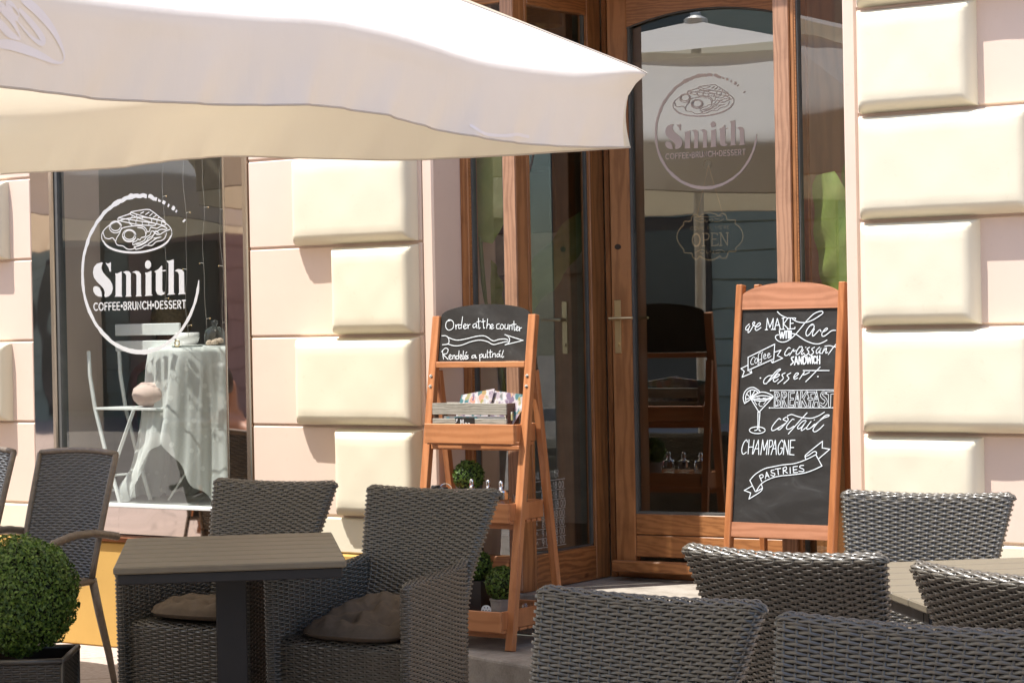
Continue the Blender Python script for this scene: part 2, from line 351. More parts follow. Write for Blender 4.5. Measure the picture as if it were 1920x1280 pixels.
def rattan(name, col, rough):
    m, t, b = new(name); co = coord(t)
    c = ramp(t, noise(t, co, 60, 3), [(.3, mulc(col, .75)), (.7, mulc(col, 1.25))]); t.links.new(c, b.inputs['Base Color'])
    src = b.inputs['Base Color'].links[0].from_socket; oi = t.nodes.new("ShaderNodeObjectInfo"); k = ramp(t, oi.outputs['Random'], [(0, (.86, .86, .86)), (1, (1, .985, .96))])
    dm = t.nodes.new("ShaderNodeMix"); dm.data_type = 'RGBA'; dm.blend_type = 'MULTIPLY'; dm.inputs[0].default_value = 1; t.links.new(src, dm.inputs[6]); t.links.new(k, dm.inputs[7])
    du = t.nodes.new("ShaderNodeMix"); du.data_type = 'RGBA'; du.inputs[7].default_value = (.20, .185, .16, 1); dn = ramp(t, noise(t, co, 6, 5, .65), [(.48, (0, 0, 0)), (.8, (.30, .30, .30))]); t.links.new(dn, du.inputs[0]); t.links.new(dm.outputs[2], du.inputs[6]); t.links.new(du.outputs[2], b.inputs['Base Color'])   # dust
    b.inputs['Roughness'].default_value = rough; b.inputs['Specular IOR Level'].default_value = .7; b.inputs['Coat Weight'].default_value = .3; b.inputs['Coat Roughness'].default_value = .28; bump(t, b, noise(t, co, 700, 2), .15, .0006); return m
M['rattan'] = rattan('synthetic_rattan', (.100, .089, .072), .32); M['rattan_in'] = plain('rattan_core', (.016, .014, .012), .8)
M['rattan3'] = rattan('dark_planter_rattan', (.030, .025, .021), .45); M['rattan2'] = rattan('grey_rattan', (.060, .064, .070), .32); M['rattan_tube'] = rattan('wrapped_rattan', (.12, .092, .068), .5)
M['cushion'] = plain('taupe_cloth', (.125, .098, .074), .95, 0, .2, .1, 40, .3, 700)
M['cushion_in'] = plain('pink_cushion', (.60, .47, .41), .9, 0, .2)
def slatmat():
    m, t, b = new('composite_slat'); co = coord(t, (14, 260, 60)); n = noise(t, co, 1, 4, .6)
    c = ramp(t, n, [(.25, (.132, .110, .076)), (.75, (.178, .150, .106))]); t.links.new(c, b.inputs['Base Color']); b.inputs['Roughness'].default_value = .55; bump(t, b, n, .12, .0008); return m
M['slat'] = slatmat()
def leafmat(name, a, bcol, tr=.25, rough=.45):
    m, t, b = new(name); out = t.nodes["Material Output"]; co = coord(t)
    c = ramp(t, noise(t, co, 55, 2), [(.35, a), (.65, bcol)]); t.links.new(c, b.inputs['Base Color']); b.inputs['Roughness'].default_value = rough
    tl = t.nodes.new("ShaderNodeBsdfTranslucent"); t.links.new(c, tl.inputs[0]); mx = t.nodes.new("ShaderNodeMixShader"); mx.inputs[0].default_value = tr
    t.links.new(b.outputs[0], mx.inputs[1]); t.links.new(tl.outputs[0], mx.inputs[2]); t.links.new(mx.outputs[0], out.inputs[0]); return m
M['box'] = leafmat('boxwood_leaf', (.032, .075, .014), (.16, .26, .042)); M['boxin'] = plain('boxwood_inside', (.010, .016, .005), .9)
def bananamat():
    m, t, b = new('banana_leaf'); out = t.nodes["Material Output"]
    uv = t.nodes.new("ShaderNodeTexCoord"); mp = t.nodes.new("ShaderNodeMapping"); mp.inputs['Scale'].default_value = (1, 70, 1); t.links.new(uv.outputs['UV'], mp.inputs[0])
    n = noise(t, mp.outputs[0], 1, 2); n2 = noise(t, coord(t), 7, 3)
    c = ramp(t, n2, [(.3, (.24, .34, .07)), (.7, (.42, .48, .15))]); t.links.new(c, b.inputs['Base Color']); b.inputs['Roughness'].default_value = .35; bump(t, b, n, .5, .004)
    tl = t.nodes.new("ShaderNodeBsdfTranslucent"); t.links.new(c, tl.inputs[0]); mx = t.nodes.new("ShaderNodeMixShader"); mx.inputs[0].default_value = .35
    t.links.new(b.outputs[0], mx.inputs[1]); t.links.new(tl.outputs[0], mx.inputs[2]); t.links.new(mx.outputs[0], out.inputs[0]); return m
M['banana'] = bananamat(); M['stem'] = plain('banana_stem', (.16, .22, .06), .5)
M['pot'] = plain('grey_pot', (.30, .28, .26), .7, var=.15); M['potdark'] = plain('dark_pot', (.02, .019, .02), .5); M['soil'] = plain('soil', (.03, .02, .014), .95)
M['white_paint'] = plain('white_painted_metal', (.72, .74, .72), .4, var=.04); M['ceramic'] = plain('white_ceramic', (.8, .8, .78), .15, var=.02)
M['lace'] = translucent('white_lace', (.90, .93, .90), (.88, .93, .88), .35, .9, 12, .25, alpha=.66)
M['red'] = plain('red_plastic', (.55, .05, .05), .35); M['sugar'] = plain('sugar', (.78, .74, .66), .9)
M['darkwood'] = plain('dark_wood', (.035, .02, .014), .4); M['beige'] = plain('beige_shelf', (.66, .60, .48), .6)
M['floorwood'] = wood('interior_floor', (.06, .035, .02), (.14, .085, .05), 'x', .4, 1, 14)
M['podium'] = plain('grey_podium', (.26, .26, .25), .5)
M['skin'] = plain('skin', (.42, .22, .15), .5, var=.05); M['green_cloth'] = plain('green_cloth', (.03, .20, .08), .9); M['hair'] = plain('blond_hair', (.36, .24, .10), .6, var=.3, sc=60); M['denim'] = plain('dark_denim', (.03, .035, .06), .9)
M['wire'] = plain('fairy_wire', (.42, .40, .36), .5); M['bulb'] = plain('warm_bulb', (.62, .44, .20), .3)
M['winglass2'] = plain('dark_window', (.03, .035, .04), .1, spec=.6); M['roof'] = plain('slate_roof', (.08, .07, .065), .8)
def floral():
    m, t, b = new('floral_paper'); co0 = coord(t, (1, 1, .62), rot=(0, R(28), 0)); nz = t.nodes.new('ShaderNodeTexNoise'); nz.inputs['Scale'].default_value = 40; t.links.new(co0, nz.inputs['Vector']); vm = t.nodes.new('ShaderNodeVectorMath'); vm.operation = 'MULTIPLY_ADD'; vm.inputs[1].default_value = (.035, .035, .035); t.links.new(nz.outputs['Color'], vm.inputs[0]); t.links.new(co0, vm.inputs[2]); co = vm.outputs[0]; v = t.nodes.new("ShaderNodeTexVoronoi"); v.inputs['Scale'].default_value = 46; t.links.new(co, v.inputs['Vector'])
    cs = ramp(t, v.outputs['Color'], [(.30, (.04, .14, .15)), (.42, (.50, .22, .15)), (.52, (.24, .22, .06)), (.62, (.44, .38, .40)), (.75, (.15, .10, .16))]); k = ramp(t, v.outputs['Distance'], [(.45, (1, 1, 1)), (.75, (0, 0, 0))])
    mx = t.nodes.new("ShaderNodeMix"); mx.data_type = 'RGBA'; t.links.new(k, mx.inputs[0]); mx.inputs[6].default_value = (.50, .46, .47, 1); t.links.new(cs, mx.inputs[7]); t.links.new(mx.outputs[2], b.inputs['Base Color']); b.inputs['Roughness'].default_value = .6; return m
M['floral'] = floral(); M['paper'] = plain('white_paper', (.62, .63, .66), .7, var=.02); M['bluepaper'] = plain('blue_paper', (.25, .50, .60), .6)
M['flesh_cookie'] = plain('pale_biscuit', (.55, .42, .32), .8)

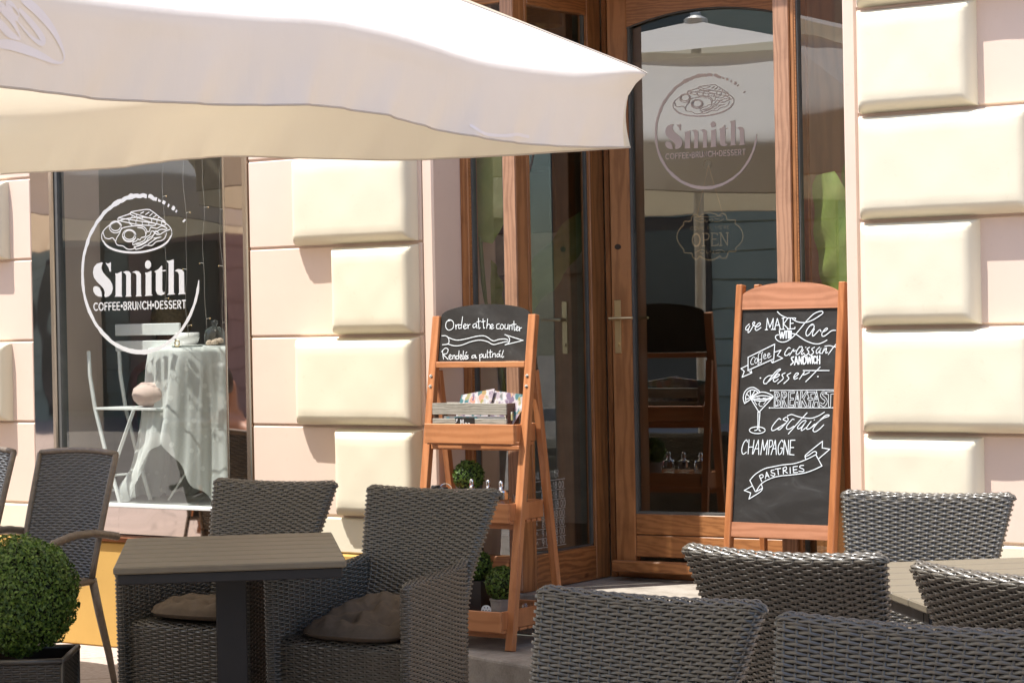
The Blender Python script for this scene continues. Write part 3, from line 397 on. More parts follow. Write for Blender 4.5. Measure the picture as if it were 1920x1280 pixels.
def dressmat():
    m, t, b = new('floral_dress'); co = coord(t); v = t.nodes.new("ShaderNodeTexVoronoi"); v.inputs['Scale'].default_value = 16; t.links.new(co, v.inputs['Vector'])
    c = ramp(t, v.outputs['Color'], [(.45, (.010, .010, .012)), (.5, (.55, .20, .08)), (.7, (.50, .30, .15)), (.75, (.012, .012, .014))]); t.links.new(c, b.inputs['Base Color']); b.inputs['Roughness'].default_value = .9; return m
M['dress'] = dressmat()
TR = json.loads('''{"smith":[[[-2386,608],[-2698,562],[-2897,401],[-2962,174],[-2911,-71],[-2722,-271],[-2456,-465],[-2296,-608],[-2223,-783],[-2257,-934],[-2201,-1005],[-1968,-961],[-1791,-827],[-1708,-622],[-1741,-414],[-1898,-202],[-2134,-23],[-2322,149],[-2413,331],[-2390,469],[-2309,585]],[[-2974,-570],[-2903,-488],[-2728,-479],[-2556,-566],[-2445,-743],[-2413,-979],[-2645,-960],[-2837,-872],[-2949,-731]],[[-2145,593],[-2021,541],[-1905,558],[-1798,603],[-1811,161],[-1887,178],[-1949,352],[-2071,494]],[[-1534,84],[-1410,67],[-1121,155],[-1151,-911],[-1106,-1002],[-1604,-990],[-1535,-937],[-1509,-27]],[[-1055,112],[-835,168],[-645,142],[-544,36],[-572,-945],[-526,-1008],[-916,-1006],[-857,-939],[-831,-46],[-904,67]],[[-466,95],[-219,157],[-31,124],[88,-3],[71,-946],[135,-1009],[-271,-1014],[-212,-947],[-187,-43],[-278,62]],[[344,58],[475,55],[749,128],[719,-920],[801,-990],[295,-1006],[362,-946],[388,-39]],[[547,612],[677,567],[739,456],[726,334],[630,241],[517,224],[406,275],[353,386],[375,508],[453,587]],[[1379,341],[1425,340],[1419,136],[1633,143],[1631,89],[1418,82],[1395,-746],[1438,-869],[1550,-845],[1528,-939],[1322,-1002],[1101,-949],[1003,-791],[1027,66],[952,54],[953,102],[1189,190]],[[1700,562],[1829,544],[2144,602],[2102,-898],[2192,-968],[1694,-984],[1788,-918],[1825,422]],[[2185,87],[2389,162],[2617,128],[2751,10],[2753,-900],[2834,-969],[2357,-985],[2433,-913],[2446,-96],[2385,27]]],"plate":[[[2061,1828],[2042,1706],[1971,1587],[1849,1473],[1679,1366],[1464,1270],[1210,1186],[923,1118],[609,1066],[276,1031],[-67,1016],[-414,1020],[-755,1043],[-1081,1085],[-1384,1145],[-1658,1221],[-1893,1312],[-2085,1416],[-2229,1529],[-2320,1649],[-2356,1773],[-2337,1898],[-2262,2020],[-2135,2136],[-1957,2244],[-1734,2341],[-1472,2424],[-1177,2492],[-857,2542],[-519,2574],[-174,2586],[172,2579],[509,2553],[829,2509],[1126,2448],[1390,2371],[1618,2280],[1802,2178],[1939,2066],[2026,1949],[2061,1828]],[[1972,1657],[1908,1555],[1805,1456],[1665,1363],[1490,1278],[1284,1202],[1049,1136],[792,1083],[516,1042],[227,1015],[-70,1003],[-369,1005],[-665,1022],[-950,1054],[-1220,1099],[-1470,1158],[-1693,1229],[-1886,1310],[-2045,1400],[-2166,1498],[-2247,1601]],[[1866,1458],[1766,1377],[1636,1300],[1477,1229],[1294,1164],[1087,1108],[860,1060],[617,1022],[362,994],[98,976],[-170,970],[-438,975],[-702,991],[-958,1018],[-1200,1055],[-1426,1103],[-1632,1159],[-1814,1224],[-1969,1296],[-2094,1375],[-2187,1458]],[[-451,2853],[83,2896],[595,2918],[847,2836],[1345,2523],[1657,2334]],[[-434,2820],[620,2541],[1645,2318]],[[-451,2853],[-444,2719],[615,2369],[1623,2156],[1657,2334]],[[-1253,2621],[-472,2779]],[[-1253,2615],[-114,2439],[1012,2273]],[[-1253,2621],[-1264,2501],[-631,2367],[28,2247],[1009,2175],[1019,2273]],[[152,2760],[355,2817]],[[461,2694],[682,2790]],[[714,2622],[898,2727]],[[948,2553],[1113,2626]],[[1217,2484],[1291,2526]],[[-478,2548],[-384,2637]],[[-112,2479],[-56,2538]],[[-1032,2579],[-1034,2478]],[[-590,2499],[-575,2392]],[[-151,2427],[-154,2308]],[[250,2357],[247,2251]],[[650,2301],[655,2216]],[[-106,2705],[-90,2611]],[[257,2596],[255,2503]],[[836,2452],[833,2347]],[[1160,2386],[1157,2280]],[[1448,2334],[1445,2229]],[[-1058,2184],[-1079,2103],[-1137,2030],[-1226,1975],[-1337,1941],[-1459,1932],[-1580,1950],[-1689,1993],[-1775,2055],[-1829,2132],[-1846,2216],[-1825,2298],[-1766,2371],[-1677,2426],[-1566,2460],[-1443,2468],[-1322,2450],[-1213,2407],[-1128,2344],[-1075,2268],[-1058,2184]],[[-1138,2222],[-1159,2154],[-1215,2095],[-1299,2053],[-1402,2032],[-1510,2037],[-1612,2065],[-1694,2114],[-1746,2177],[-1763,2248],[-1742,2316],[-1686,2376],[-1601,2418],[-1499,2438],[-1390,2433],[-1289,2405],[-1207,2356],[-1155,2293],[-1138,2222]],[[-170,1755],[-193,1669],[-255,1594],[-350,1535],[-469,1500],[-600,1491],[-731,1510],[-848,1554],[-941,1619],[-999,1700],[-1017,1787],[-994,1873],[-931,1949],[-835,2007],[-716,2042],[-584,2051],[-454,2032],[-337,1987],[-246,1922],[-188,1842],[-170,1755]],[[-257,1793],[-278,1723],[-336,1662],[-424,1619],[-530,1598],[-643,1602],[-748,1631],[-833,1681],[-888,1746],[-905,1817],[-884,1888],[-825,1948],[-738,1991],[-631,2012],[-518,2008],[-413,1979],[-329,1929],[-274,1864],[-257,1793]],[[-271,1631],[-327,1585],[-400,1550],[-483,1528],[-573,1520],[-665,1526],[-752,1547],[-830,1581],[-894,1626],[-939,1679],[-965,1737]],[[-1121,2053],[-933,2153],[-341,2203],[172,2175],[425,2085],[531,1948]],[[-1121,2053],[-1200,1896],[-1391,1689],[-1453,1503],[-1326,1365],[-994,1313],[-739,1170],[-444,1147],[-222,1198]],[[-2243,1990],[-2137,1743],[-1877,1675],[-1652,1712],[-1452,1530]],[[-576,2352],[-359,2204]],[[-49,2117],[242,2079],[404,1966],[454,1805]],[[-362,1464],[-140,1522],[-64,1599],[81,1554],[176,1657],[377,1676],[460,1779],[511,1896],[694,1929],[771,2098],[1150,2038],[1442,2131],[1781,2018],[1671,1956]],[[-362,1464],[-365,1344],[-143,1403],[78,1434],[336,1518],[486,1672],[707,1756],[821,1924],[1110,1886],[1366,1981],[1689,1956]],[[-294,1248],[74,1302],[406,1409],[628,1521],[849,1631],[999,1811],[1287,1747],[1542,1843],[1941,1959]],[[-187,1133],[144,1185],[439,1297],[803,1276],[1097,1437],[1424,1478],[1643,1602],[1739,1796]],[[-257,1273],[-188,1125]],[[-145,1349],[186,1377],[481,1486],[594,1615],[814,1686],[962,1759]],[[964,1865],[1179,1751]],[[1075,1940],[1288,1800]],[[1247,1617],[957,1601]],[[587,1350],[808,1448],[1138,1594],[1392,1637]]],"sub":[[-2945,-1600],[2817,-1589],[-2936,-1266],[2825,-1286]],"sign":[[45,-1714,12949,-1830,12855,-1858,12760,-1810,12723,-1732,12782,-1683,12877],[45,-1683,12877,-1743,12734,-1743,12627,-1660,12685,-1536,12886,-1474,12993,-1517,13029,-1567,12970,-1522,12886,-1428,12873],[45,-1451,12806,-1320,12859,-1230,12929,-1273,12990,-1377,12920,-1449,12778,-1392,12705,-1287,12752,-1205,12810],[45,-965,12735,-947,13151],[45,-947,13151,-823,12804],[45,-823,12804,-694,13146],[45,-694,13146,-699,12731],[45,-1013,12724,-912,12727],[45,-758,12732,-641,12737],[45,-619,12730,-521,13143],[45,-521,13143,-367,12726],[45,-587,12884,-416,12893],[45,-659,12726,-571,12729],[45,-418,12727,-322,12730],[45,-270,13151,-249,12736],[45,-72,13148,-245,12926],[45,-245,12926,-24,12733],[45,-296,12730,-196,12736],[45,-318,13152,-223,13157],[45,-112,13155,-20,13154],[45,-69,12729,15,12737],[45,257,13142,-12,13154],[45,33,13153,41,12744],[45,2,12740,238,12748],[45,31,12945,162,12955],[45,238,12748,243,12800],[45,252,13142,246,13095],[45,-527,13400,-410,13296,-274,13222,-139,13172],[45,127,13109,316,13011,528,12972,736,12981,992,13070,1219,13196,1369,13298,1366,13369,1262,13382,1032,13305,832,13144,634,12935,437,12703,263,12517,87,12366,-119,12262,-329,12253,-492,12326,-564,12433,-528,12504,-436,12526],[45,129,12566,315,12528,504,12408,746,12276,1037,12179,1270,12165,1474,12233,1599,12301],[62,-404,12668,-337,12395],[62,-337,12395,-295,12619],[62,-295,12619,-226,12393],[62,-226,12393,-179,12665],[62,-126,12664,-104,12392],[62,-86,12659,45,12666],[62,-29,12662,-7,12391],[62,32,12662,54,12390],[62,93,12661,98,12401],[62,47,12520,94,12524],[45,1027,12882,948,12907,799,12768,716,12605,749,12475,839,12498,961,12649,1045,12788,1014,12882,924,12860],[45,1062,12718,991,12578,1009,12460,1085,12506,1221,12645,1296,12691,1338,12620],[45,1391,12596,1530,12652,1604,12721,1552,12745,1452,12665,1381,12549,1398,12455,1489,12454,1614,12534,1738,12626,1839,12660,1936,12658],[45,-1664,11189,-1691,11684],[45,-1691,11684,-577,12173],[45,-577,12173,-587,11617],[45,-587,11617,-1664,11189],[45,-574,11865,-300,11945],[45,-300,11945,-448,11734],[45,-448,11734,-218,11638],[45,-218,11638,-645,11464],[45,-645,11464,-716,11547],[45,-645,11464,-587,11605],[45,-1683,11386,-1981,11257],[45,-1981,11257,-1832,11149],[45,-1832,11149,-1914,10928],[45,-1914,10928,-1506,11088],[45,-1506,11088,-1686,11184],[45,-1506,11088,-1554,11231],[32,-1403,11670,-1484,11683,-1571,11540,-1551,11421,-1443,11421],[32,-1361,11634,-1403,11516,-1351,11456,-1275,11527,-1280,11622,-1361,11634],[32,-1159,11858,-1249,11800,-1253,11610,-1216,11419,-1283,11420],[32,-1304,11562,-1119,11609],[32,-1080,11881,-1116,11798,-1107,11632,-1125,11466,-1179,11490],[32,-1030,11691,-939,11738,-983,11809,-1032,11727,-999,11620,-908,11655],[32,-859,11725,-769,11796,-824,11832,-865,11749,-828,11654,-712,11724],[45,79,12013,-1,12025,-124,11861,-132,11755,-39,11743,62,11824],[45,66,11742,225,11976,229,11893,319,11928],[45,469,12068,348,11881,353,11775,456,11809,578,11973,561,12067,470,12044],[45,632,11949,560,11820,588,11773,664,11831],[45,888,12040,787,11971,871,11853,747,11737,692,11784],[45,1095,12038,982,11969,1066,11851,954,11747,875,11782],[45,1303,12036,1179,11920,1198,11803,1310,11896,1368,12012,1313,11826,1378,11813],[45,1418,11801,1510,12010,1466,11871,1588,12010,1571,11823,1647,11846],[45,1979,12145,1822,11961,1677,11764],[45,1520,12069,1712,12090,1868,12054,2011,12029],[45,724,12037,739,12041],[62,240,11682,150,11647,194,11553,237,11482,137,11388],[62,294,11388,344,11693],[62,344,11693,437,11410],[62,315,11493,406,11504],[62,476,11410,475,11692],[62,475,11692,593,11421],[62,593,11421,593,11691],[62,659,11421,649,11702,752,11643,760,11479,659,11421],[62,795,11701,853,11431],[62,853,11431,893,11665],[62,893,11665,957,11442],[62,957,11442,982,11711],[62,1039,11711,1043,11430],[62,1179,11663,1112,11699,1080,11570,1125,11441,1188,11476],[62,1228,11709,1229,11429],[62,1331,11720,1339,11417],[62,1231,11558,1334,11569],[45,-634,10991,-792,10968,-945,10850,-978,10720,-883,10684,-628,10873,-427,11085,-288,11202,-329,11226,-482,11132,-682,10897,-856,10672],[45,-548,10873,-393,10943,-317,11014,-398,11037,-524,10920,-571,10802,-489,10755,-362,10849],[45,-84,11084,-212,11013,-152,10872,-379,10684],[45,153,11083,0,10989,85,10872,-116,10684],[45,293,10895,419,10988,481,11058,389,11070,291,10942,322,10848,450,10894],[45,531,10847,725,11128,679,11011,782,11034,935,11104],[45,1365,11300,1094,11033,796,10753],[45,671,11170,1745,11166],[70,-1126,10893,-1115,10893],[70,1287,10944,1297,10944],[45,-1498,10131,-1181,10334,-869,10347,-550,10197,-826,10058,-1165,10031,-1498,10131],[45,-1470,10144,-1147,10220,-863,10221,-577,10172],[45,-1470,10131,-1168,10094,-828,10108,-577,10172],[45,-1497,10118,-1113,9603],[45,-1113,9603,-535,10184],[45,-1156,9603,-1138,8999,-1261,8910],[45,-1071,9603,-1080,8975,-1005,8900],[45,-814,8927,-837,8879,-907,8838,-1014,8809,-1141,8798,-1270,8806,-1381,8832,-1456,8872,-1484,8920,-1461,8968,-1390,9010,-1283,9038,-1155,9049,-1026,9041,-916,9015,-842,8975,-814,8927],[45,-1745,9928,-1812,10105,-1781,10333,-1618,10498,-1391,10536,-1157,10410,-1124,10334],[45,-1745,9928,-1496,10093],[45,-1692,10004,-1716,10181,-1639,10358,-1472,10447,-1271,10409,-1180,10309],[45,-1499,10144,-1682,10092],[45,-1499,10144,-1664,10282],[45,-1499,10144,-1528,10422],[45,-1499,10144,-1341,10397],[45,-1499,10144,-1208,10309],[32,-1321,10031,-1289,9955,-1214,9880],[32,-1078,10006,-1130,9905,-1069,9830,-983,9825],[32,-824,10032,-930,9894],[32,-1229,10157,-1114,10145],[32,-971,10133,-859,10146],[32,-655,10423,2003,10450],[32,-669,9769,1994,9784],[70,-661,10423,-650,10423],[70,-675,9769,-663,9769],[70,1962,9784,1973,9784],[70,1978,10401,1989,10401],[26,-487,9808,-503,10373],[26,-503,10373,-333,10348,-297,10210,-447,10109],[26,-447,10109,-274,10035,-252,9884,-487,9808],[26,-443,10310,-372,10285,-380,10185,-435,10147,-443,10310],[26,-444,10046,-343,10009,-337,9896,-434,9858,-444,10046],[26,-206,9809,-207,10373],[26,-207,10373,-24,10361,24,10236,-94,10085],[26,-94,10085,45,9823],[26,-134,10311,-49,10286,-57,10186,-131,10148,-134,10311],[26,-135,10060,-38,9810],[26,-206,9809,-136,9810],[26,-136,9810,-135,10060],[26,102,9811,101,10374],[26,101,10374,338,10386],[26,338,10386,341,10324],[26,341,10324,174,10311],[26,174,10311,177,10136],[26,177,10136,309,10137],[26,309,10137,312,10074],[26,312,10074,178,10074],[26,178,10074,174,9874],[26,174,9874,336,9875],[26,336,9875,334,9812],[26,334,9812,102,9811],[26,339,9812,462,10399],[26,462,10399,604,9814],[26,604,9814,534,9813],[26,534,9813,503,9988],[26,503,9988,428,9987],[26,428,9987,409,9813],[26,409,9813,339,9812],[26,451,10087,471,10237],[26,471,10237,498,10087],[26,498,10087,451,10087],[26,604,9814,602,10387],[26,602,10387,672,10387],[26,672,10387,670,10138],[26,670,10138,824,10387],[26,824,10387,893,10387],[26,893,10387,741,10113],[26,741,10113,908,9828],[26,908,9828,825,9815],[26,825,9815,675,10038],[26,675,10038,673,9814],[26,673,9814,604,9814],[26,963,9828,978,10077],[26,978,10077,908,10089],[26,908,10089,911,10138],[26,911,10138,975,10139],[26,975,10139,898,10288],[26,898,10288,908,10362],[26,908,10362,1198,10375],[26,1198,10375,1201,10313],[26,1201,10313,1036,10300],[26,1036,10300,1044,10139],[26,1044,10139,1127,10139],[26,1127,10139,1130,10077],[26,1130,10077,1042,10077],[26,1042,10077,1046,9816],[26,1046,9816,963,9828],[26,1115,9816,1265,10400],[26,1265,10400,1432,9818],[26,1432,9818,1363,9818],[26,1363,9818,1327,9991],[26,1327,9991,1217,9991],[26,1217,9991,1184,9817],[26,1184,9817,1115,9816],[26,1234,10090,1273,10239],[26,1273,10239,1308,10090],[26,1308,10090,1234,10090],[26,1679,10376,1992,10394],[26,1992,10394,1996,10302],[26,1996,10302,1861,10290],[26,1861,10290,1870,9820],[26,1870,9820,1788,9820],[26,1788,9820,1766,10277],[26,1766,10277,1683,10289],[26,1683,10289,1679,10376],[26,1642,10289,1638,10363,1500,10376,1425,10239,1513,10116,1627,10042,1550,9930,1438,9979],[26,1654,10314,1491,10289,1678,10116,1712,9968,1583,9819,1442,9892],[45,-181,9334,-281,9358,-520,9081,-540,8931,-427,8932,-209,9059],[45,38,9424,-83,9335,75,9249,-154,9085,-289,8983,-204,8959,-44,9111,128,9312,80,9424],[45,377,9339,294,9338,96,9112,89,8987,214,8989,376,9090],[45,906,9592,590,9266,168,8801],[45,91,9474,270,9525,525,9452,805,9405,1109,9395,1407,9496,1620,9621],[45,864,9318,728,9268,544,9067,576,8993,711,9069,893,9294,713,9019,718,8932,906,9046],[45,1088,9271,932,9071,936,8984,1072,9023,1230,9173],[45,1214,9334,1230,9334],[45,1153,9073,1550,9374,1805,9475,1789,9524,1627,9473,1339,9199,1185,8975,1258,8889,1432,8977,1616,9152],[45,-1551,8466,-1598,8553,-1719,8413,-1777,8160,-1712,8010,-1573,8088],[45,-1484,8555,-1498,8026],[45,-1270,8545,-1313,8029],[45,-1492,8278,-1285,8294],[45,-1285,8030,-1085,8548],[45,-1085,8548,-1042,8009],[45,-1195,8220,-1054,8234],[45,-957,8010,-902,8563],[45,-902,8563,-825,8175],[45,-825,8175,-689,8553],[45,-689,8553,-717,8015],[45,-633,8016,-605,8554],[45,-605,8554,-491,8531,-496,8356,-613,8279],[45,-520,8018,-365,8558],[45,-365,8558,-295,8022],[45,-433,8232,-329,8246],[45,-39,8487,-99,8561,-227,8335,-198,8036,-88,8088,-56,8263,-125,8262],[45,-1,8027,13,8563],[45,13,8563,194,8030],[45,194,8030,194,8565],[45,459,8569,278,8566],[45,278,8566,264,8032],[45,264,8032,445,8022],[45,272,8293,417,8295],[45,-1366,7033,-1144,7268,-766,7482,-384,7570,23,7647,480,7702,929,7846,1348,8046],[45,1348,8046,1620,7634],[45,1620,7634,1276,7480,903,7359,400,7280,-109,7223,-489,7123,-866,6919,-1083,6616],[45,-1366,7033,-1109,6615],[45,-1276,6817,-1585,6649],[45,-1585,6649,-1302,6564],[45,-1302,6564,-1367,6333],[45,-1367,6333,-926,6597,-817,6737,-864,6885],[45,-1083,6616,-818,6749],[45,954,7858,909,7993,1042,8120,1309,8328,1600,8548],[45,1600,8548,1600,8299],[45,1600,8299,1914,8259],[45,1914,8259,1481,7902],[45,923,7971,1072,8030,1267,8158,1369,8137,1372,8069],[45,-857,7000,-972,7214],[45,-972,7214,-858,7263,-802,7184,-915,7113],[45,-708,7118,-669,7359],[45,-669,7359,-556,7167],[45,-687,7210,-598,7234],[45,-364,7445,-479,7420,-449,7341,-319,7309,-365,7217,-483,7260],[45,-315,7481,-85,7508],[45,-205,7494,-163,7278],[45,41,7306,17,7522],[45,17,7522,130,7570,160,7479,35,7420],[45,73,7420,205,7344],[45,309,7550,326,7335],[45,612,7602,435,7576],[45,435,7576,467,7361],[45,467,7361,629,7376],[45,446,7462,593,7484],[45,864,7641,738,7627,716,7559,871,7494,863,7415,685,7422]],"ladder":[[42,-1765,13366,-1948,13308,-1967,13094,-1803,12957,-1587,13058,-1609,13303,-1806,13398,-1914,13338],[42,-1470,13178,-1431,12995],[42,-1439,13086,-1409,13159,-1299,13194],[42,-1141,13508,-1172,13021],[42,-1185,13174,-1310,13145,-1284,13023,-1174,13046],[42,-1043,13080,-922,13151,-1001,13201,-1066,13093,-983,13000,-876,13047],[42,-851,13187,-813,13016],[42,-820,13089,-796,13149,-725,13185],[42,-431,13223,-574,13164,-541,13042,-420,13101,-416,13222,-362,13022],[42,-324,13433,-265,13020,-200,13037],[42,-392,13283,-210,13310],[42,-92,13399,-23,13035,28,13034],[42,-155,13279,27,13306],[42,144,13395,127,13002],[42,134,13093,207,13182,300,13120,297,12988],[42,343,13047,448,13106,383,13179,319,13072,386,12980,491,13027],[42,748,13186,627,13145,640,12995,773,12981],[42,845,13160,806,13022,913,12961,976,13080,881,13160,832,13142],[42,1042,13157,1042,12989,1173,12987,1188,13149],[42,1188,13149,1204,12956],[42,1278,12937,1276,13135],[42,1280,13093,1379,13116,1409,12935],[42,1466,13282,1519,12922,1569,12921],[42,1390,13152,1593,13148],[42,1610,12951,1704,13027,1650,13070,1593,12981,1658,12890,1735,12919],[42,1761,13038,1790,12870],[42,1783,12948,1809,12989,1872,13006],[42,-1894,12714,-1736,12633,-1352,12537,-908,12580,-397,12677,-31,12702,196,12639,502,12485,789,12542,1079,12556,1242,12518],[42,-1826,12389,-1481,12306,-1108,12321,-601,12467,-162,12523,212,12458,515,12334,803,12379,1090,12436,1270,12446],[42,-2137,12729,-1894,12714,-1760,12572,-1774,12389,-2071,12349],[42,1064,12736,1988,12486],[42,1988,12486,1100,12316],[42,1064,12736,1255,12626,1316,12505,1254,12374,1100,12316],[42,-2065,12117,-1971,11750],[42,-2097,12056,-1923,12207,-1766,12145,-1827,11981,-1989,11945,-1729,11736],[42,-1675,11809,-1577,11881,-1657,11930,-1699,11821,-1616,11735,-1523,11777],[42,-1491,11759,-1504,11899],[42,-1501,11868,-1407,11904,-1370,11746],[42,-1200,12097,-1205,11745],[42,-1218,11878,-1329,11867,-1310,11745,-1207,11763],[42,-1121,11805,-1030,11865,-1102,11926,-1137,11817,-1070,11732,-999,11768],[42,-974,12077,-968,11755,-908,11755],[42,-875,11803,-799,11863,-863,11912,-899,11815,-833,11742,-783,11772],[42,-847,11985,-799,12033],[42,-713,11893,-784,11863,-703,11790,-788,11742],[42,-366,11908,-511,11873,-510,11788,-394,11812,-358,11908,-318,11787,-275,11799],[42,-145,11918,-101,11665],[42,-141,11870,-37,11948,7,11857,-98,11797],[42,52,11929,48,11808,158,11820,168,11946],[42,168,11946,182,11795],[42,243,12096,253,11819,304,11819],[42,389,12107,400,11818,457,11829],[42,310,12005,483,12034],[42,517,11817,519,11961],[42,522,11925,636,11960,663,11816],[42,855,11958,741,11923,749,11827,842,11851,862,11958,904,11814],[42,834,12031,888,12078],[42,1047,12089,980,11850,1035,11801,1083,11837]],"openline":[[-1254,674],[-932,692],[-893,829],[-779,942],[-680,959],[-559,890],[-486,844],[-337,954],[-18,994],[273,939],[453,846],[540,927],[661,943],[792,853],[861,670],[1222,645],[1231,497],[1420,352],[1559,136],[1578,-96],[1478,-323],[1233,-535],[1225,-672],[881,-682],[817,-848],[669,-949],[525,-923],[454,-847],[233,-956],[-36,-1001],[-304,-939],[-510,-826],[-623,-939],[-721,-947],[-867,-836],[-913,-685],[-1271,-651],[-1292,-512],[-1498,-280],[-1616,3],[-1561,237],[-1434,403],[-1270,535],[-1254,674]],"open":[[27,-695,842,623,839],[27,-722,737,-588,667,-442,619,-295,634,-244,717],[27,-513,728,-390,765,-292,740],[27,-195,715,-221,652,-124,627,-98,689],[27,-49,687,24,695],[27,96,618,158,700,74,746],[27,245,760,341,724,463,729],[27,218,623,387,605,534,642,669,721],[27,-715,-670,-566,-590,-369,-554,-260,-622],[27,-494,-677,-373,-713,-299,-684],[27,-174,-603,-177,-709,-103,-701],[27,-4,-609,-5,-673],[27,167,-594,140,-720,92,-697],[27,264,-618,386,-591,556,-596,699,-686],[27,262,-713,384,-707,482,-668],[52,-495,-135,-506,-215,-534,-286,-575,-342,-628,-377,-685,-388,-742,-373,-792,-334,-832,-275,-856,-202,-864,-121,-853,-41,-825,30,-783,86,-731,121,-674,132,-617,117,-566,78,-527,19,-502,-54,-495,-135],[38,-329,-396,-318,135],[38,-318,135,-134,128,-51,29,-115,-117,-311,-141],[38,-403,-400,-256,-392],[38,-379,138,-305,135],[38,340,114,49,142],[38,98,140,86,-400],[38,50,-399,366,-389],[38,366,-389,380,-315],[38,340,114,351,56],[38,92,-125,287,-121],[38,511,-405,523,134],[38,511,135,826,-405],[38,826,-405,837,122],[38,451,-407,572,-400],[38,777,125,886,125],[38,450,137,535,134]],"openfont":[[-990,310],[961,286],[-987,449],[964,423]],"umb":[[[-35151,22969],[-35129,22859],[-34632,22571],[-34182,22198],[-33883,21806],[-33786,21547],[-33895,21385],[-34154,21383],[-34510,21466],[-35039,21591],[-35536,21678],[-35905,21682],[-36053,21650]],[[-36025,22653],[-35881,22556],[-35568,22309],[-35352,22031],[-35282,21869],[-35406,21876],[-35651,21965],[-35892,22147],[-36036,22263]],[[-35417,22361],[-35564,22440],[-35670,22615],[-35693,22697],[-35606,22715],[-35411,22586],[-35316,22437],[-35417,22361],[-35076,22057],[-34804,21875],[-34577,21820],[-34548,21936],[-34770,22180],[-35066,22415],[-35299,22579]]]}''')
# ================================================================== the setting: ground, step, cafe
g = MB(); g.box(-90, 60, -90, .2, -.3, 0); struct(g.build('ground', M['paving']))

P = .384; Z0 = .647
def quoin(mb, x0, x1, z0, z1, p=.070, r=.044, seed=0):
    rr = np.random.default_rng(seed)
    def axis(a, b, n):
        e = np.array([0, .04, .12, .25, .45, .7, 1.])*r
        return np.concatenate([a+e, np.linspace(a+r, b-r, n+2)[1:-1], (b-e)[::-1]])
    X, Z = axis(x0, x1, 14), axis(z0, z1, 8)
    xx, zz = np.meshgrid(X, Z, indexing='ij')
    def prof(d): return np.sqrt(np.clip(1-(1-np.clip(d/r, 0, 1))**2, 0, 1))
    h = np.minimum(prof(np.minimum(xx-x0, x1-xx)), prof(np.minimum(zz-z0, z1-zz)))
    ph = rr.uniform(0, 6, 4)
    lump = .0012*(np.sin(xx*17+ph[0])*np.sin(zz*21+ph[1])+.6*np.sin(xx*41+ph[2])*np.sin(zz*37+ph[3]))
    y = -h*(p+lump)+.004*(1-h)
    mb.grid(np.stack([xx, y, zz], -1)[::-1])

bld = thing('cafe_building', 'cream and pink plastered cafe building with rounded corner blocks and a wooden shop entrance', 'building', (-4.66, 0, 0))
w = MB()
for (x0, x1, z0, z1) in ((-16, -7.97, 0, 7), (-7.97, -6.608, 0, .515), (-7.97, -6.608, 3, 7), (-6.608, -5.655, 0, 7), (-5.655, -3.665, 3.15, 7), (-3.665, 5, 0, 7)): w.box(x0, x1, .012, .45, z0, z1)
for x0, x1 in ((-5.655, -5.597), (-3.72, -3.665)): w.box(x0, x1, 0, .449, .14, 3.152, .008)
for x0, x1 in ((-16, -7.972), (-6.604, -5.657), (-3.663, 5)):
    for k in range(16):
        z = Z0+k*P; cuts = [x0, x1]
        w.box(x0, x1, 0, .02, z+.0045, z+P-.0045, .006)
w.box(-16, 5, .003, .4, 7, 7.2)
wall = w.build('wall', M['pink'], bld)
b = MB()
for x0, x1 in ((-16, -7.975), (-6.602, -5.60), (-3.717, 5)): b.box(x0, x1, -.010, .03, .492, Z0-.006, .006)
b.build('base_band', M['cream'], bld)
b = MB(); b.box(-16, -5.62, -.022, .03, 0, .487, .008); b.box(-3.70, 5, -.022, .03, 0, .487, .008); b.build('plinth', M['yellow'], bld)
b = MB(); b.box(-16.2, 5.2, -.35, .4, 7.2, 7.5, .03); b.build('cornice', M['cream'], bld)
b = MB(); b.box(-16.2, 5.2, -.3, 6, 7.5, 7.8); b.build('roof', M['roof'], bld)
sd = 1
for k in range(0, 9):
    z0, z1 = Z0+k*P+.004, Z0+(k+1)*P-.010
    wide = k % 2 == 1
    for (x0, x1) in ((-6.325 if wide else -6.115, -5.675), (-3.648, -2.985 if wide else -3.195), (-8.9, -8.115 if wide else -8.325)):
        q = MB(); sd += 1; quoin(q, x0, x1, z0, z1, seed=sd); q.build('quoin', M['cream'], bld, smooth=True)

# ---- the shop window
f = MB()
f.box(-7.845, -7.815, -.008, .05, .645, 3.0, .006); f.box(-6.640, -6.610, -.007, .05, .523, 3.0, .005); f.box(-6.757, -6.745, -.002, .05, .66, 3.0, .002); f.box(-7.97, -6.61, -.006, .06, 2.96, 3.0)
win = f.build('shop_window', M['trim'], bld)
for (x0, x1, z0, z1) in ((-7.969, -7.846, .646, 2.96), (-6.744, -6.641, .646, 2.96), (-7.969, -6.642, .524, .6445)):
    q = MB(); q.box(x0, x1, .0, .045, z0, z1); q.build('mirror_panel', M['steel'], win)
q = MB(); q.box(-7.80, -6.757, -.006, .06, .6455, .660, .002); q.build('ledge', M['white_paint'], win)
q = MB(); q.box(-7.97, -6.61, -.04, .03, .4905, .512, .003); q.build('flashing', M['copper'], win)
q = MB(); q.box(-7.814, -7.796, .004, .05, .66, 2.96); q.build('seal', M['rubber'], win)
q = MB(); q.add([(-7.80, .02, .658), (-6.75, .02, .658), (-6.75, .02, 2.97), (-7.80, .02, 2.97)], [(0, 1, 2, 3)]); q.build('glass', M['glass'], win)
